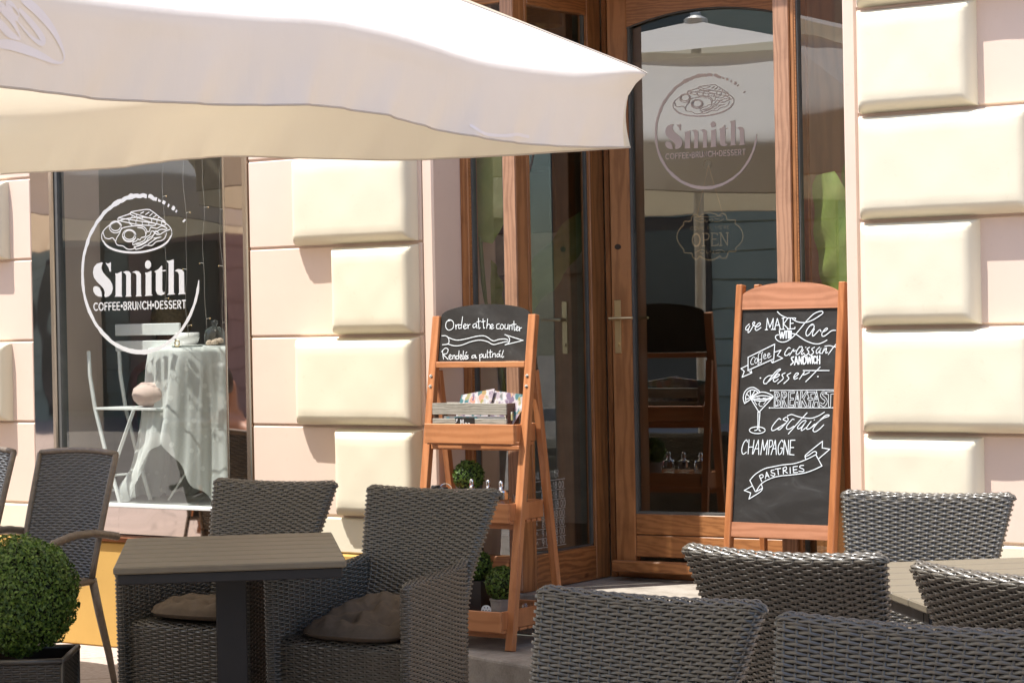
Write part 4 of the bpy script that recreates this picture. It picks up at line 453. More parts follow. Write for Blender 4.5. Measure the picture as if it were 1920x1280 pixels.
# brush-drawn ring, plate, name: the same art serves window and door
def logo(to3, k=1., sub=True):
    mb = MB(); n = 220; rr = np.random.default_rng(5); Rm = .366*k
    A = np.linspace(R(-6), R(-322), n)                       # clockwise from the right, gap at the upper right
    t = np.linspace(0, 1, n)
    wd = .020*k*np.interp(t, [0, .02, .12, .3, .42, .6, .78, .86, .9, 1], [.15, .75, .8, 1.05, .95, .75, 1.15, 1.0, .8, .5])
    jo = np.convolve(rr.normal(0, 1, n+6), np.ones(3)/3, 'same')[3:-3]*.0028*k*np.interp(t, [0, .15, .6, .8, 1], [.3, .8, .6, 1.6, 2.4])
    ji = np.convolve(rr.normal(0, 1, n+6), np.ones(3)/3, 'same')[3:-3]*.0028*k*np.interp(t, [0, .15, .6, .8, 1], [.3, .8, .6, 1.6, 2.4])
    keep = (t < .86) | (np.sin(t*420)+.8*np.sin(t*173) > (t-.86)*16-1.2)
    for i in range(n-1):
        if not keep[i]: continue
        V = []
        for j in (i, i+1):
            for s_, jj in ((1, jo), (-1, ji)):
                r = Rm+s_*wd[j]/2+jj[j]; V.append(to3(r*math.cos(A[j]), .97*r*math.sin(A[j]), .0012))
        mb.add(V, [(0, 1, 3, 2)])
    for pl in TR['smith']: fillpoly(mb, [(u*1e-4*k, v*1e-4*k) for u, v in pl], to3)
    for st in TR['plate']: stroke(mb, [(u*1e-4*k, v*1e-4*k) for u, v in st], .0048*k, to3)
    s_ = [[a*1e-4*k for a in q] for q in TR['sub']]
    text(mb, 'COFFEE.BRUNCH.DESSERT', s_[0][0], s_[1][0], (s_[0][1]+s_[1][1])/2, s_[2][1]-s_[0][1], .0062*k, to3, sx=.8, gap=.24)
    return mb
logo(lambda u, v, o: (-7.288+u, .0195-o, 1.710+v)).build('logo_decal', M['decal'], win)

# ---- the wooden entrance
fr = MB()
fr.box(-5.596, -5.555, .19, .26, .34, 2.9, .003); fr.box(-3.76, -3.721, .19, .26, .34, 2.9, .003)            # outer stiles
fr.box(-5.376, -5.311, .19, .275, .34, 2.9, .004); fr.box(-4.105, -4.037, .19, .275, .34, 2.9, .004)          # corner posts
fr.box(-4.0365, -4.020, .196, .262, .34, 2.9, .003)
fr.box(-5.3095, -5.284, .862, .94, .34, 2.95, .003); fr.box(-4.316, -4.062, .862, .94, .34, 2.95, .003)
post = fr.build('door_frame', M['oak'], bld)
h = MB(); h.box(-5.597, -3.72, .191, .274, 2.9, 3.15, .004); h.box(-5.31, -4.04, .276, .95, 2.951, 3.05, .003); h.box(-5.31, -4.04, .87, .94, 2.93, 2.951, .003); h.build('header', M['oakx'], post)
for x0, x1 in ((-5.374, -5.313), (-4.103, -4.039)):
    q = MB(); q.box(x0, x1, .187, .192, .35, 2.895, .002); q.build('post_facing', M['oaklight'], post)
for x0, x1 in ((-5.5545, -5.3765), (-4.0195, -3.7605)):
    q = MB(); q.box(x0, x1, .193, .25, .341, .487, .004); q.box(x0, x1, .193, .25, 2.78, 2.9, .004); q.box(x0, x0+.005, .200, .24, .486, 2.781); q.box(x1-.005, x1, .200, .24, .486, 2.781)
    s_ = q.build('sidelight', M['oakx'], bld)
    q = MB(); q.add([(x0, .22, .48), (x1, .22, .48), (x1, .22, 2.79), (x0, .22, 2.79)], [(0, 1, 2, 3)]); q.build('glass', M['glassside'], s_)
    q = MB(); q.box(x0+.0051, x0+.011, .205, .235, .487, 2.78); q.box(x1-.011, x1-.0051, .205, .235, .487, 2.78); q.build('seal', M['rubber'], s_)
for X, sgn in ((-5.311, -1), (-4.06, 1)):
    q = MB(); a, c = sorted((X, X+.05*sgn))
    q.box(a, c, .2755, .2945, .341, 2.95, .002); q.box(a, c, .752, .861, .341, 2.95, .004)
    s_ = q.build('side_panel', M['oak'], bld); xg = X+.022*sgn
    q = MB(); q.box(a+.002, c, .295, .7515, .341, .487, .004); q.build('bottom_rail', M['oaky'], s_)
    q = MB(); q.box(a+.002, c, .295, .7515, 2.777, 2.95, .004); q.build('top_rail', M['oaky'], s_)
    q = MB(); q.add([(xg, .29, .48), (xg, .76, .48), (xg, .76, 2.79), (xg, .29, 2.79)], [(0, 1, 2, 3)]); q.build('glass', M['glassdoor'], s_)
    q = MB(); q.box(xg-.008, xg+.008, .743, .7515, .487, 2.777); q.box(xg-.008, xg+.008, .295, .7515, .487, .494); q.build('seal', M['rubber'], s_)
    if sgn < 0:
        q = MB(); to = lambda u, v, o: (xg+o, u, v)
        text(q, 'DAILY PLANNER', .305, .495, .800, .030, .0016, to, sx=.55, gap=.13)
        rows = ['8:30-18:00']*5+['9:00-18:00']*2
        for i, (s2, z) in enumerate(zip(rows, (.753, .713, .673, .633, .594, .556, .518))):
            text(q, s2, .366 if i != 2 else .372, .534 if i != 2 else .545, z, .027, .0021, to, sx=.75, gap=.2)
        for z in (.789, .747, .7065, .667, .627, .588, .549, .511): stroke(q, [(.30, z), (.545, z)], .0015, to, False)
        for z in (.60, .56, .52): stroke(q, [(.302, z), (.31, z+.02), (.318, z), (.326, z+.02), (.334, z+.004)], .0016, to)
        q.build('opening_hours_decal', M['decal_grey'], s_)
# door leaf with an arched light, standing slightly ajar
HINGE[0] = R(5.5)
d = MB(); d.box(-5.232, -5.138, .866, .915, .405, 2.925, .004); d.box(-4.412, -4.318, .866, .915, .405, 2.925, .004)
door = d.build('shop_door', M['oak'], bld)
d = MB(); d.box(-5.1375, -4.4125, .870, .911, .442, .5345, .003); d.box(-5.1375, -4.4125, .870, .911, .5385, .626, .003); d.build('bottom_rail', M['oakx'], door)
arch = [(-5.1375+.725*i/24, 2.712+.054*(1-((i-12)/12)**2)) for i in range(25)]
d = MB()
for i in range(24):
    (x0, z0), (x1, z1) = arch[i], arch[i+1]
    d.add([(x0, .870, z0), (x1, .870, z1), (x1, .870, 2.925), (x0, .870, 2.925), (x0, .911, z0), (x1, .911, z1), (x1, .911, 2.925), (x0, .911, 2.925)], [(0, 1, 2, 3), (4, 7, 6, 5), (0, 4, 5, 1)])
d.build('top_rail', M['oakx'], door)
d = MB(); d.add([(-5.14, .892, .618), (-4.41, .892, .618), (-4.41, .892, 2.79), (-5.14, .892, 2.79)], [(0, 1, 2, 3)]); d.build('glass', M['glassdoor'], door)
d = MB(); d.box(-5.1375, -5.127, .874, .892, .63, 2.715); d.box(-5.1375, -4.4125, .873, .892, .6262, .637); d.tube([(x, .872, z-.004) for x, z in arch], .004, 5); d.build('seal', M['rubber'], door)
d = MB(); d.bar((-5.238, .842, .402), (-4.315, .842, .402), .035, .050, (0, 0, 1), .006); d.build('weather_bar', M['oakx'], door)
hd = MB(); hd.box(-5.216, -5.186, .858, .866, 1.315, 1.545, .003); hd.tube([(-5.201, .866, 1.465), (-5.201, .815, 1.465)], .009, 10); hd.tube([(-5.219, .815, 1.465), (-5.16, .813, 1.466), (-5.108, .818, 1.466)], [.008, .007, .006], 10); hd.tube([(-5.201, .86, 1.355), (-5.201, .850, 1.355)], .009, 10)
hd.build('handle', M['brass'], door, smooth=False)
d = MB(); d.lathe((0, 0, 0), [(.012, 0), (.012, .003)], 14); d.v[-1] = np.array([(-5.196+a*1.25, .8655-c, 1.773+e) for a, e, c in d.v[-1]]); d.build('keyhole', M['darkwood'], door)
logo(lambda u, v, o: (-4.784+u*.956, .8915-o, 2.246+v), .668).build('logo_decal', M['decal_door'], door)
HINGE[0] = 0.
d = MB(); d.box(-5.283, -4.32, .88, .945, .3395, .395, .004); d.build('door_sill', M['oakx'], bld)

# ---- rooms behind the glass
q = MB(); q.box(-9, -2.5, .18, 5.6, .2, .338); q.build('interior_floor', M['floorwood'], bld)
q = MB(); q.box(-9.1, -2.4, .45, 5.7, 3.2, 3.3); q.box(-9.1, -9, .45, 5.6, .3, 3.2); q.box(-2.5, -2.4, .45, 5.6, .3, 3.2); q.box(-9.1, -2.4, 5.6, 5.7, .3, 3.2); q.build('interior_wall', M['inwall'], bld)
q = MB(); q.box(-8.3, -6.608, .046, .95, .34, .652, .004); q.build('window_podium', M['podium'], bld)
q = MB(); q.box(-8.6, -6.62, 2.9, 3.25, 1.72, 1.95, .005); q.box(-8.55, -6.7, 3.0, 3.2, .34, 1.72); q.build('counter', M['beige'], bld)
q = MB(); q.box(-5.6, -3.73,   .176, .95, .171, .3385, .004); q.build('vestibule_floor', M['stone'], bld)

# ---- rounded stone step in front of the entrance
poly = [(-5.85, .17), (-5.85, -.04), (-5.7, -.16), (-5.5, -.265), (-5.3, -.345), (-5.141, -.400), (-4.95, -.462), (-4.76, -.516), (-4.5, -.56), (-4.1, -.56), (-3.75, -.50), (-3.5, -.38), (-3.36, -.20), (-3.32, -.03), (-3.32, .17)]
q = MB(); n = len(poly); cx, cy = -4.6, .17
V = []
for (sc, z) in ((1, -.02), (1, .158), (.996, .166), (.985, .170)): V += [(cx+(x-cx)*sc, cy+(y-cy)*sc, z) for x, y in poly]
F = [(i+k*n, (i+1) % n+k*n, (i+1) % n+(k+1)*n, i+(k+1)*n) for k in range(3) for i in range(n)]+[tuple(range(3*n, 4*n))]
q.add(V, F); tag(q.build('stone_step', M['stone']), 'low rounded grey stone step in front of the wooden entrance', 'step')

# ---- the far side of the street (seen in the glass)
def far_house(x0, x1, hgt, mat, label, shop):
    t = thing('street_house', label, 'building', ((x0+x1)/2, -20, 0), 'houses across the street')
    q = MB(); q.box(x0, x1, -28, -20, 0, hgt)
    for k in range(9): q.box(x0+.02, x1-.02, -20, -19.96, .4+k*.4, .78+k*.4, .015)
    q.box(x0, x1, -20, -19.8, 3.95, 4.15, .02); q.build('wall', mat, t)
    q = MB(); q.box(x0-.2, x1+.2, -28, -19.5, hgt, hgt+.4); q.build('roof', M['roof'], t)
    n = int((x1-x0)/2.4)
    for fl in range(2):
        for i in range(n):
            xc = x0+(i+.5)*(x1-x0)/n; z = 4.9+fl*3.1
            q = MB(); q.box(xc-.65, xc+.65, -20.02, -19.9, z-.1, z+1.95, .03); fm = q.build('window', M['white_paint'], t)
            q = MB(); q.box(xc-.52, xc+.52, -19.95, -19.89, z+.05, z+1.8); q.build('pane', M['winglass2'], fm)
    for i in range(n):
        xc = x0+(i+.5)*(x1-x0)/n
        q = MB(); q.box(xc-.75, xc+.75, -20.02, -19.9, .1, 2.9, .03); fm = q.build('doorway', shop, t)
        q = MB(); q.box(xc-.6, xc+.6, -19.95, -19.89, .3, 2.7); q.build('pane', M['winglass2'], fm)
far_house(-40, -27, 10.5, M['facade2'], 'sage plastered house across the street, far left, mirrored in the shop glass', M['darkwood'])
far_house(-27, -14, 9.8, M['facade3'], 'rose house with banded ground floor across the street, seen in the door glass', M['darkwood'])
far_house(-14, -3, 10.8, M['facade2'], 'sage green house with dark doorways across the street, behind the photographer', M['darkwood'])
far_house(-3, 12, 10.0, M['facade3'], 'rose house across the street on the far right, behind the photographer', M['darkwood'])
# ================================================================== parasols
def parasol(label, cx, cy, hx, hy, near, far, H=1.0, seed=1, printed=False, pole_h=3.05):
    """near(y)/far(x): hem height of the +x and +y sides; the other two sides mirror them."""
    rr = np.random.default_rng(seed)
    t = thing('parasol', label, 'parasol', (cx, cy, 0), 'cream canvas parasols on the terrace')
    ph = rr.uniform(0, 6, 8)
    us = np.linspace(-1, 1, 193)
    def side(k):
        S = np.sign(us)*np.abs(us)**.92
        if k in (0, 2): L = hy; xs = cy+S*hy; hem = near(xs)
        else: L = hx; xs = cx+S*hx; hem = far(xs)
        hem = np.maximum(hem, 1.9); eave = hem+.262
        rows = []
        g = np.linspace(.40, .985, 12)
        sagk = (1-S**2)
        for gg in g:
            u_ = 1-gg; z = eave.mean()*(1-gg)+eave*gg+(1.1*u_-.35*u_*u_)*H-.05*sagk*math.sin(math.pi*(gg-.4)/.6)*1.0
            crn = np.clip((np.abs(S)-.74)/.26, 0, 1)**2; rows.append((gg, crn*.05*max(0, (gg-.60)/.385)**2, z))
        crn = np.clip((np.abs(S)-.74)/.26, 0, 1)**2
        fo = [(-.010, -.004), (-.002, -.014), (.003, -.032), (.005, -.06)]
        for o, dz in fo: rows.append((1., o*(1-crn)+crn*(.052+dz*.5), eave+dz*(1-.4*crn)))
        def wave(v): return (.020*np.sin(S*9+ph[k])+.014*np.sin(S*21+3*v+ph[k+4])*v+.007*np.sin(S*47+5*v+ph[k])*v+.003*np.sin(S*95+7*v)*v)*v*(.35+.65*sagk)-.010*v
        for v in np.linspace(.3, 1, 9):
            rows.append((1., .005*(1-crn)+wave(v)+crn*(.024*(1-v)**4-.004*math.sin(math.pi*v)), eave-.06+(hem-(eave-.06))*(v-.22)/.78 if v < 1 else hem))
        P = np.zeros((len(rows), len(S), 3))
        for i, (gg, o, z) in enumerate(rows):
            corner = 1-smoothstep((1-np.abs(S))/.02)
            a = (hx if k in (0, 2) else hy)*gg+o; b_ = S*L*gg+np.sign(S)*o*corner
            if k == 0: P[i] = np.stack([cx+a, cy+b_, z], 1)
            elif k == 1: P[i] = np.stack([cx-b_, cy+a, z[::-1][::-1]], 1)
            elif k == 2: P[i] = np.stack([cx-a, cy-b_, z[::-1]], 1)
            else: P[i] = np.stack([cx+b_, cy-a, z], 1)
        if k == 1:  # order along -x: heights follow their own x
            for i, (gg, o, z) in enumerate(rows):
                P[i] = np.stack([cx+S*hx*gg+np.sign(S)*o*corner, np.full_like(S, cy)+hy*gg+o, z], 1)[::-1]
        return P
    mb = MB(); hm = MB(); sides = []
    for k in range(4):
        Pk = side(k); sides.append(Pk); mb.grid(Pk)
        hm.tube(Pk[-1], .0036, 5)
    can = mb.build('canopy', M['canvas'], t, smooth=True); hm.build('hem', M['hem'], can)
    zt = sides[0][0, :, 2].mean()
    for k in range(4): q = MB(); q.tube(sides[k][:14, -1]+np.array((0, 0, .002)), .0035, 5); q.build('hip_seam', M['hem'], can)
    q = MB(); n = 9
    for k in range(4):
        P_ = np.zeros((6, 41, 3)); S = np.linspace(-1, 1, 41)
        for i, gg in enumerate(np.linspace(.02, .47, 6)):
            z = zt+.065+.235*(1-gg/.47)-.02*(1-S**2)*gg/.47
            a, b_ = (hx, hy) if k in (0, 2) else (hy, hx)
            pt = np.stack([np.full_like(S, a*gg), S*b_*gg, z], 1)
            c_, s_ = [(1, 0), (0, 1), (-1, 0), (0, -1)][k]
            P_[i] = np.stack([cx+pt[:, 0]*c_-pt[:, 1]*s_, cy+pt[:, 0]*s_+pt[:, 1]*c_, pt[:, 2]], 1)
        q.grid(P_)
    q.build('vent_cap', M['canvas'], t, smooth=True)
    q = MB(); q.lathe((cx, cy, 0), [(.03, .08), (.03, zt+.26)], 16); q.lathe((cx, cy, zt+.26), [(.07, 0), (.07, .05), (.03, .07)], 16); q.build('pole', M['frame_metal'], t)
    q = MB(); q.box(cx-.35, cx+.35, cy-.35, cy+.35, .002, .08, .01); q.build('base', M['stone'], t)
    q = MB(); q.lathe((cx, cy, 2.30), [(.05, 0), (.05, .12)], 16); q.build('hub', M['black'], t)
    for i in (0, 2, 4, 6):
        a = [(1, 1), (0, 1), (-1, 1), (-1, 0), (-1, -1), (0, -1), (1, -1), (1, 0)][i]
        e = np.array([cx+a[0]*hx*.98, cy+a[1]*hy*.98, sides[0][15, 96, 2]-.03+(.0 if all(a) else -.005)]); tp = np.array([cx+a[0]*.06, cy+a[1]*.06, zt-.03])
        m_ = tp*.55+e*.45; m_[2] -= .02
        q = MB(); q.tube([tp, e], .011, 6); q.build('rib', M['frame_metal'], t)
    if printed:
        V0 = sides[0]; q = MB(); zz = V0[12:, :, 2]; yy = V0[12:, :, 1]; xx = V0[12:, :, 0]
        def to3(u, v, o):
            j = int(np.argmin(np.abs(yy[0]-u))); i = np.clip(int(np.argmin(np.abs(zz[:, j]-v))), 0, len(zz)-1)
            # blend of the four neighbours keeps the print on the cloth
            wy = np.clip(1-np.abs(yy[0]-u)/.05, 0, 1); X = []
            for jj in np.nonzero(wy)[0]:
                o_ = np.argsort(zz[:, jj]); X.append((np.interp(v, zz[o_, jj], xx[o_, jj]), wy[jj]))
            x = sum(a*b for a, b in X)/max(1e-6, sum(b for a, b in X)) if X else cx+hx+.006
            return (x+.0008+o, u, v)
        wds = (.024, .02, .017)
        for st, wd in zip(TR['umb'], wds):
            p = catmull([(a*1e-4, b*1e-4) for a, b in st], 6); n = len(p); tt = np.linspace(0, 1, n)
            stroke(q, p, wd*(.65+.45*np.sin(tt*9+.5)), to3, False)
        q.build('printed_logo', M['print'], can); q = MB()
        stroke(q, [(-1.62, 2.085), (-1.56, 2.063), (-1.45, 2.062), (-1.36, 2.072), (-1.28, 2.070)], .011, to3)
        q.build('printed_logo', M['print'], can)
    return t
def nearf(y): return np.interp(y, [-3.75, -3.594, -3.226, -2.924, -2.594, -2.309, -1.95, -1.558, -1.094, -.72, -.64], [2.07, 2.06, 2.059, 2.069, 2.083, 2.105, 2.090, 2.044, 2.047, 2.066, 2.07])
def farf(x): return np.interp(x, [-8.4, -7.457, -7.031, -6.6, -6.208, -5.651, -5.258, -4.957, -4.3], [2.09, 2.149, 2.134, 2.139, 2.153, 2.11, 2.079, 2.070, 2.068])
def smooth_f(f, wd=.12): return lambda x: sum(f(x+o) for o in np.linspace(-wd, wd, 7))/7
XF[:] = [.9925, (0, -.0560, .0109)]
parasol('large cream canvas parasol with a printed edge, over the small table by the shop window', -5.955, -2.255, 1.72, 1.60, smooth_f(nearf), smooth_f(farf, .2), printed=True)
XF[:] = [1., (0, 0, 0)]
parasol('cream canvas parasol above the photographer, shading the front wicker chairs', -4.6, -6.1, 2.72, 2.25, lambda y: 2.36+.015*np.sin(y*5), lambda x: 2.36+.015*np.sin(x*4), seed=4)
parasol('cream canvas parasol further down the terrace, seen only in the shop window glass', -11.3, -2.6, 2.1, 1.6, lambda y: 2.1+.02*np.sin(y*5), lambda x: 2.1+.02*np.sin(x*4), seed=9)

# ================================================================== woven armchairs
def weave(mb, S, U, V, nst, nrow, amp=.0047, wire=.0023, closed=False, stakes=True, core=None, seg=4, vr=(0, 1), flip=1, tw=True):
    """S(u, v) with u, v in 0..1 -> points. Rows of paired strands run along u, over and under the stakes."""
    n = nst*seg+(0 if closed else 1)
    u = np.linspace(0, 1, n, endpoint=not closed); k = np.arange(n)/seg
    def SN(uu, vv):
        e = 1e-3; p = S(uu, vv)
        if closed: a, b_ = S((uu+e) % 1, vv), S((uu-e) % 1, vv)
        else: a, b_ = S(np.clip(uu+e, 0, 1), vv), S(np.clip(uu-e, 0, 1), vv)
        c_, d_ = S(uu, np.clip(vv+e, 0, 1)), S(uu, np.clip(vv-e, 0, 1))
        nn = np.cross(a-b_, c_-d_); nn /= np.linalg.norm(nn, axis=-1, keepdims=True)+1e-12
        return p, nn*flip
    prof = np.array([(-.5, -.1), (-.27, 1), (0, .25), (.27, 1), (.5, -.1)]) if tw else np.array([(-.5, 0), (-.25, .85), (0, 1.1), (.25, .85), (.5, 0)])
    rp = (vr[1]-vr[0])/nrow
    J = np.arange(nrow); und = np.cos(np.pi*(k[None, :]+J[:, None]))*.92+.16
    jit = RNG.normal(0, .06, (nrow, n))
    vv = vr[0]+(J[:, None, None]+.5+.87*prof[None, None, :, 0]+.0*jit[:, :, None])*rp + 0*u[None, :, None]
    uu = np.broadcast_to(u[None, :, None], vv.shape)
    hh = amp*und[:, :, None]*(1+.12*jit[:, :, None])+wire*prof[None, None, :, 1]
    p, nn = SN(uu.reshape(-1), vv.reshape(-1)); X = (p+nn*hh.reshape(-1)[:, None]).reshape(nrow, n, 5, 3)
    idx = np.arange(nrow*n*5).reshape(nrow, n, 5)
    if closed: idx = np.concatenate([idx, idx[:, :1]], 1)
    F = np.stack([idx[:, :-1, :-1], idx[:, 1:, :-1], idx[:, 1:, 1:], idx[:, :-1, 1:]], -1).reshape(-1, 4)
    if flip < 0: F = F[:, ::-1]
    mb.addn(X.reshape(-1, 3), F)
    if stakes:
        ks = np.arange(nst+(0 if closed else 1))/nst; m = nrow*2+1
        vs_ = np.linspace(vr[0], vr[1], m); du = .0028/U
        off = np.array([-1, -.35, .35, 1]); hz = np.array([-.0012, .0008, .0008, -.0012])
        uu = ks[:, None, None]+off[None, None, :]*du+0*vs_[None, :, None]; uu = uu % 1 if closed else np.clip(uu, 0, 1)
        vv = np.broadcast_to(vs_[None, :, None], uu.shape)
        p, nn = SN(uu.reshape(-1), vv.reshape(-1)); X = (p+nn*np.broadcast_to(hz, uu.shape).reshape(-1)[:, None])
        idx = np.arange(uu.size).reshape(uu.shape)
        F = np.stack([idx[:, :-1, :-1], idx[:, :-1, 1:], idx[:, 1:, 1:], idx[:, 1:, :-1]], -1).reshape(-1, 4)
        if flip < 0: F = F[:, ::-1]
        mb.addn(X.reshape(-1, 3), F)
    if core is not None:
        uu, vv = np.meshgrid(np.linspace(0, 1, 41), np.linspace(vr[0], vr[1], 21), indexing='ij')
        p, nn = SN(uu.reshape(-1)*(.99999 if closed else 1), vv.reshape(-1)); core.grid((p-nn*(amp+wire*.6+.001)).reshape(41, 21, 3))
def loop2d(hl, t, u):
    """rounded bar outline: length 2*hl along a, thickness t along b, u in 0..1 (starts mid +b side... front first)"""
    r = t/2; s_ = 2*(hl-r); L = 2*s_+2*math.pi*r; d = (u % 1)*L
    a = np.zeros_like(d); b_ = np.zeros_like(d)
    m = d < s_; a[m] = (d-s_/2 if np.ndim(s_) == 0 else d-s_/2)[m]; b_[m] = -r
    q = (d >= s_) & (d < s_+math.pi*r); th = (d-s_)/r-math.pi/2; a[q] = ((s_/2+0*d)+r*np.cos(th))[q]; b_[q] = (r*np.sin(th))[q]
    m2 = (d >= s_+math.pi*r) & (d < 2*s_+math.pi*r); a[m2] = (s_/2-(d-s_-math.pi*r))[m2]; b_[m2] = r
    m3 = d >= 2*s_+math.pi*r; th = (d-2*s_-math.pi*r)/r+math.pi/2; a[m3] = (-s_/2+0*d+r*np.cos(th))[m3]; b_[m3] = (r*np.sin(th))[m3]
    return a, b_
TOPZ, ARMZ, BT = .870, .612, .046
def hw(z): return .236+.052*np.clip((z-.585)/.285, 0, 1.2)
def lean(z): return .150*np.clip((z-.42)/.45, 0, 2)**1.2
def ztop(xn): return TOPZ-.016+.012*xn**2
def S_back(u, v):
    z0 = .07; zz = z0+(TOPZ-.018-z0)*v; h = hw(zz)
    r = BT/2; s_ = 2*(h-r); L = 2*s_+2*math.pi*r; d = ((u+.0) % 1)*L; a = np.zeros_like(d); b_ = np.zeros_like(d)
    m = d < s_; a[m] = (d-s_/2)[m]; b_[m] = -r
    q = (d >= s_) & (d < s_+math.pi*r); th = (d-s_)/r-math.pi/2; a[q] = (s_/2+r*np.cos(th))[q]; b_[q] = (r*np.sin(th))[q]
    m = (d >= s_+math.pi*r) & (d < 2*s_+math.pi*r); a[m] = (s_/2-(d-s_-math.pi*r))[m]; b_[m] = r
    m = d >= 2*s_+math.pi*r; th = (d-2*s_-math.pi*r)/r+math.pi/2; a[m] = (-s_/2+r*np.cos(th))[m]; b_[m] = (r*np.sin(th))[m]
    xn = a/h; z = z0+(ztop(xn)-z0)*v
    return np.stack([a, b_-r+lean(z)-.026*xn**2, z], -1)
def S_rim(u, v):
    xn = 2*u-1; h = hw(TOPZ)+.001; r = BT/2; z = ztop(xn); e = np.clip((np.abs(xn)-.90)/.10, 0, 1); k = np.sqrt(np.clip(1-e**2, .0004, 1))
    return np.stack([xn*h, -r-r*np.cos(math.pi*v)*k+lean(z)-.026*xn**2, z+r*.8*np.sin(math.pi*v)*k-.004*e], -1)
YF, YR = -.455, -.012
def flare(y): return .207+.082*np.clip(-y/.455, 0, 1)
def armtop(y): s_ = (y-YF)/(YR-YF); return ARMZ-.012+.022*s_+.030*np.clip(s_-.75, 0, 1)**1.5*4
def S_arm(sg):
    def S(u, v):
        a, b_ = loop2d((YR-YF)/2, .036, u)
        y = (YF+YR)/2+a; z0 = .07; z = z0+(armtop(y)-z0)*v
        x = sg*(flare(y)+.005*smoothstep((z-.2)/.5))+b_
        return np.stack([x, y, z], -1)
    return S
def S_armrim(sg):
    def S(u, v):
        y = YF+.004+(YR-YF-.01)*u; r = BT/2; z = armtop(y)
        r = .018; e = np.clip((.10-u)/.10, 0, 1); k = np.sqrt(np.clip(1-e**2, .0004, 1)); return np.stack([sg*(flare(y)+.0045)+r*np.cos(math.pi*(1-v))*k, y, z+.75*r*np.sin(math.pi*v)*k-.003*e], -1)
    return S
def S_seat(u, v):
    L1, L2, r = .30, .34, .025; L = L1+L2+r*math.pi/2; d = v*L; y = np.zeros_like(d); z = np.zeros_like(d)
    m = d < L1; z[m] = (.075+d)[m]; y[m] = YF+.03
    m = (d >= L1) & (d < L1+r*math.pi/2); th = (d-L1)/r; z[m] = (.375+r*np.sin(th))[m]; y[m] = (YF+.03+r-r*np.cos(th))[m]
    m = d >= L1+r*math.pi/2; z[m] = .40; y[m] = (YF+.03+r+d-L1-r*math.pi/2)[m]
    return np.stack([(2*u-1)*(flare(y)-.012), y, z], -1)
def armchair_proto():
    t = thing('wicker_armchair', '', 'armchair', (0, 0, 0), 'dark wicker tub armchairs on the terrace')
    core = MB()
    mb = MB(); weave(mb, S_back, 1.14, .8, 44, 102, closed=True, core=core); weave(mb, S_rim, .57, .07, 22, 9, core=core, flip=1, amp=.0032); mb.build('backrest', M['rattan'], t, smooth=True)
    for sg in (-1, 1):
        mb = MB(); weave(mb, S_arm(sg), 1.1, .55, 40, 70, closed=True, core=core, flip=-1); weave(mb, S_armrim(sg), .5, .07, 19, 9, core=core, flip=-1, amp=.0032); mb.build('arm', M['rattan'], t, smooth=True)
    mb = MB(); weave(mb, S_seat, .45, .66, 16, 86, core=core, flip=1); mb.build('seat', M['rattan'], t, smooth=True)
    core.build('core', M['rattan_in'], t)
    for sx in (-1, 1):
        for y in (YF+.025, -.025):
            mb = MB(); mb.lathe((sx*(float(flare(np.array(y)))-.004), y, 0), [(.014, 0), (.018, .075)], 10); mb.build('leg', M['black'], t)
    return t
ac = armchair_proto()
chairs = [(-5.60, -1.115, 3, 'dark wicker tub armchair with a taupe cushion behind the small table, below the window'),
          (-4.788, -1.215, 0, 'dark wicker tub armchair with a rumpled taupe cushion, in front of the ladder stand'),
          (-3.08, -.805, 8, 'sunlit silvery wicker tub armchair by the wall, behind the right-hand table'),
          (-2.488, -3.535, -3.5, 'front wicker tub armchair in the shade at the bottom middle, nearest the doorway'),
          (-1.815, -3.70, -3.5, 'nearest wicker tub armchair, in the bottom right corner of the view'),
          (-2.66, -2.40, 178, 'wicker tub armchair seen from behind with a sunlit top edge, under the menu blackboard'),
          (-1.945, -2.622, 163, 'wicker tub armchair seen from behind at the right edge, pushed up to the right-hand table')]
for i, (x, y, a, lb) in enumerate(chairs):
    if i == 0: ac.location = (x, y, 0); ac.rotation_euler = (0, 0, R(a)); ac['label'] = lb
    else: copy_tree(ac, (x, y, 0), R(a), lb)

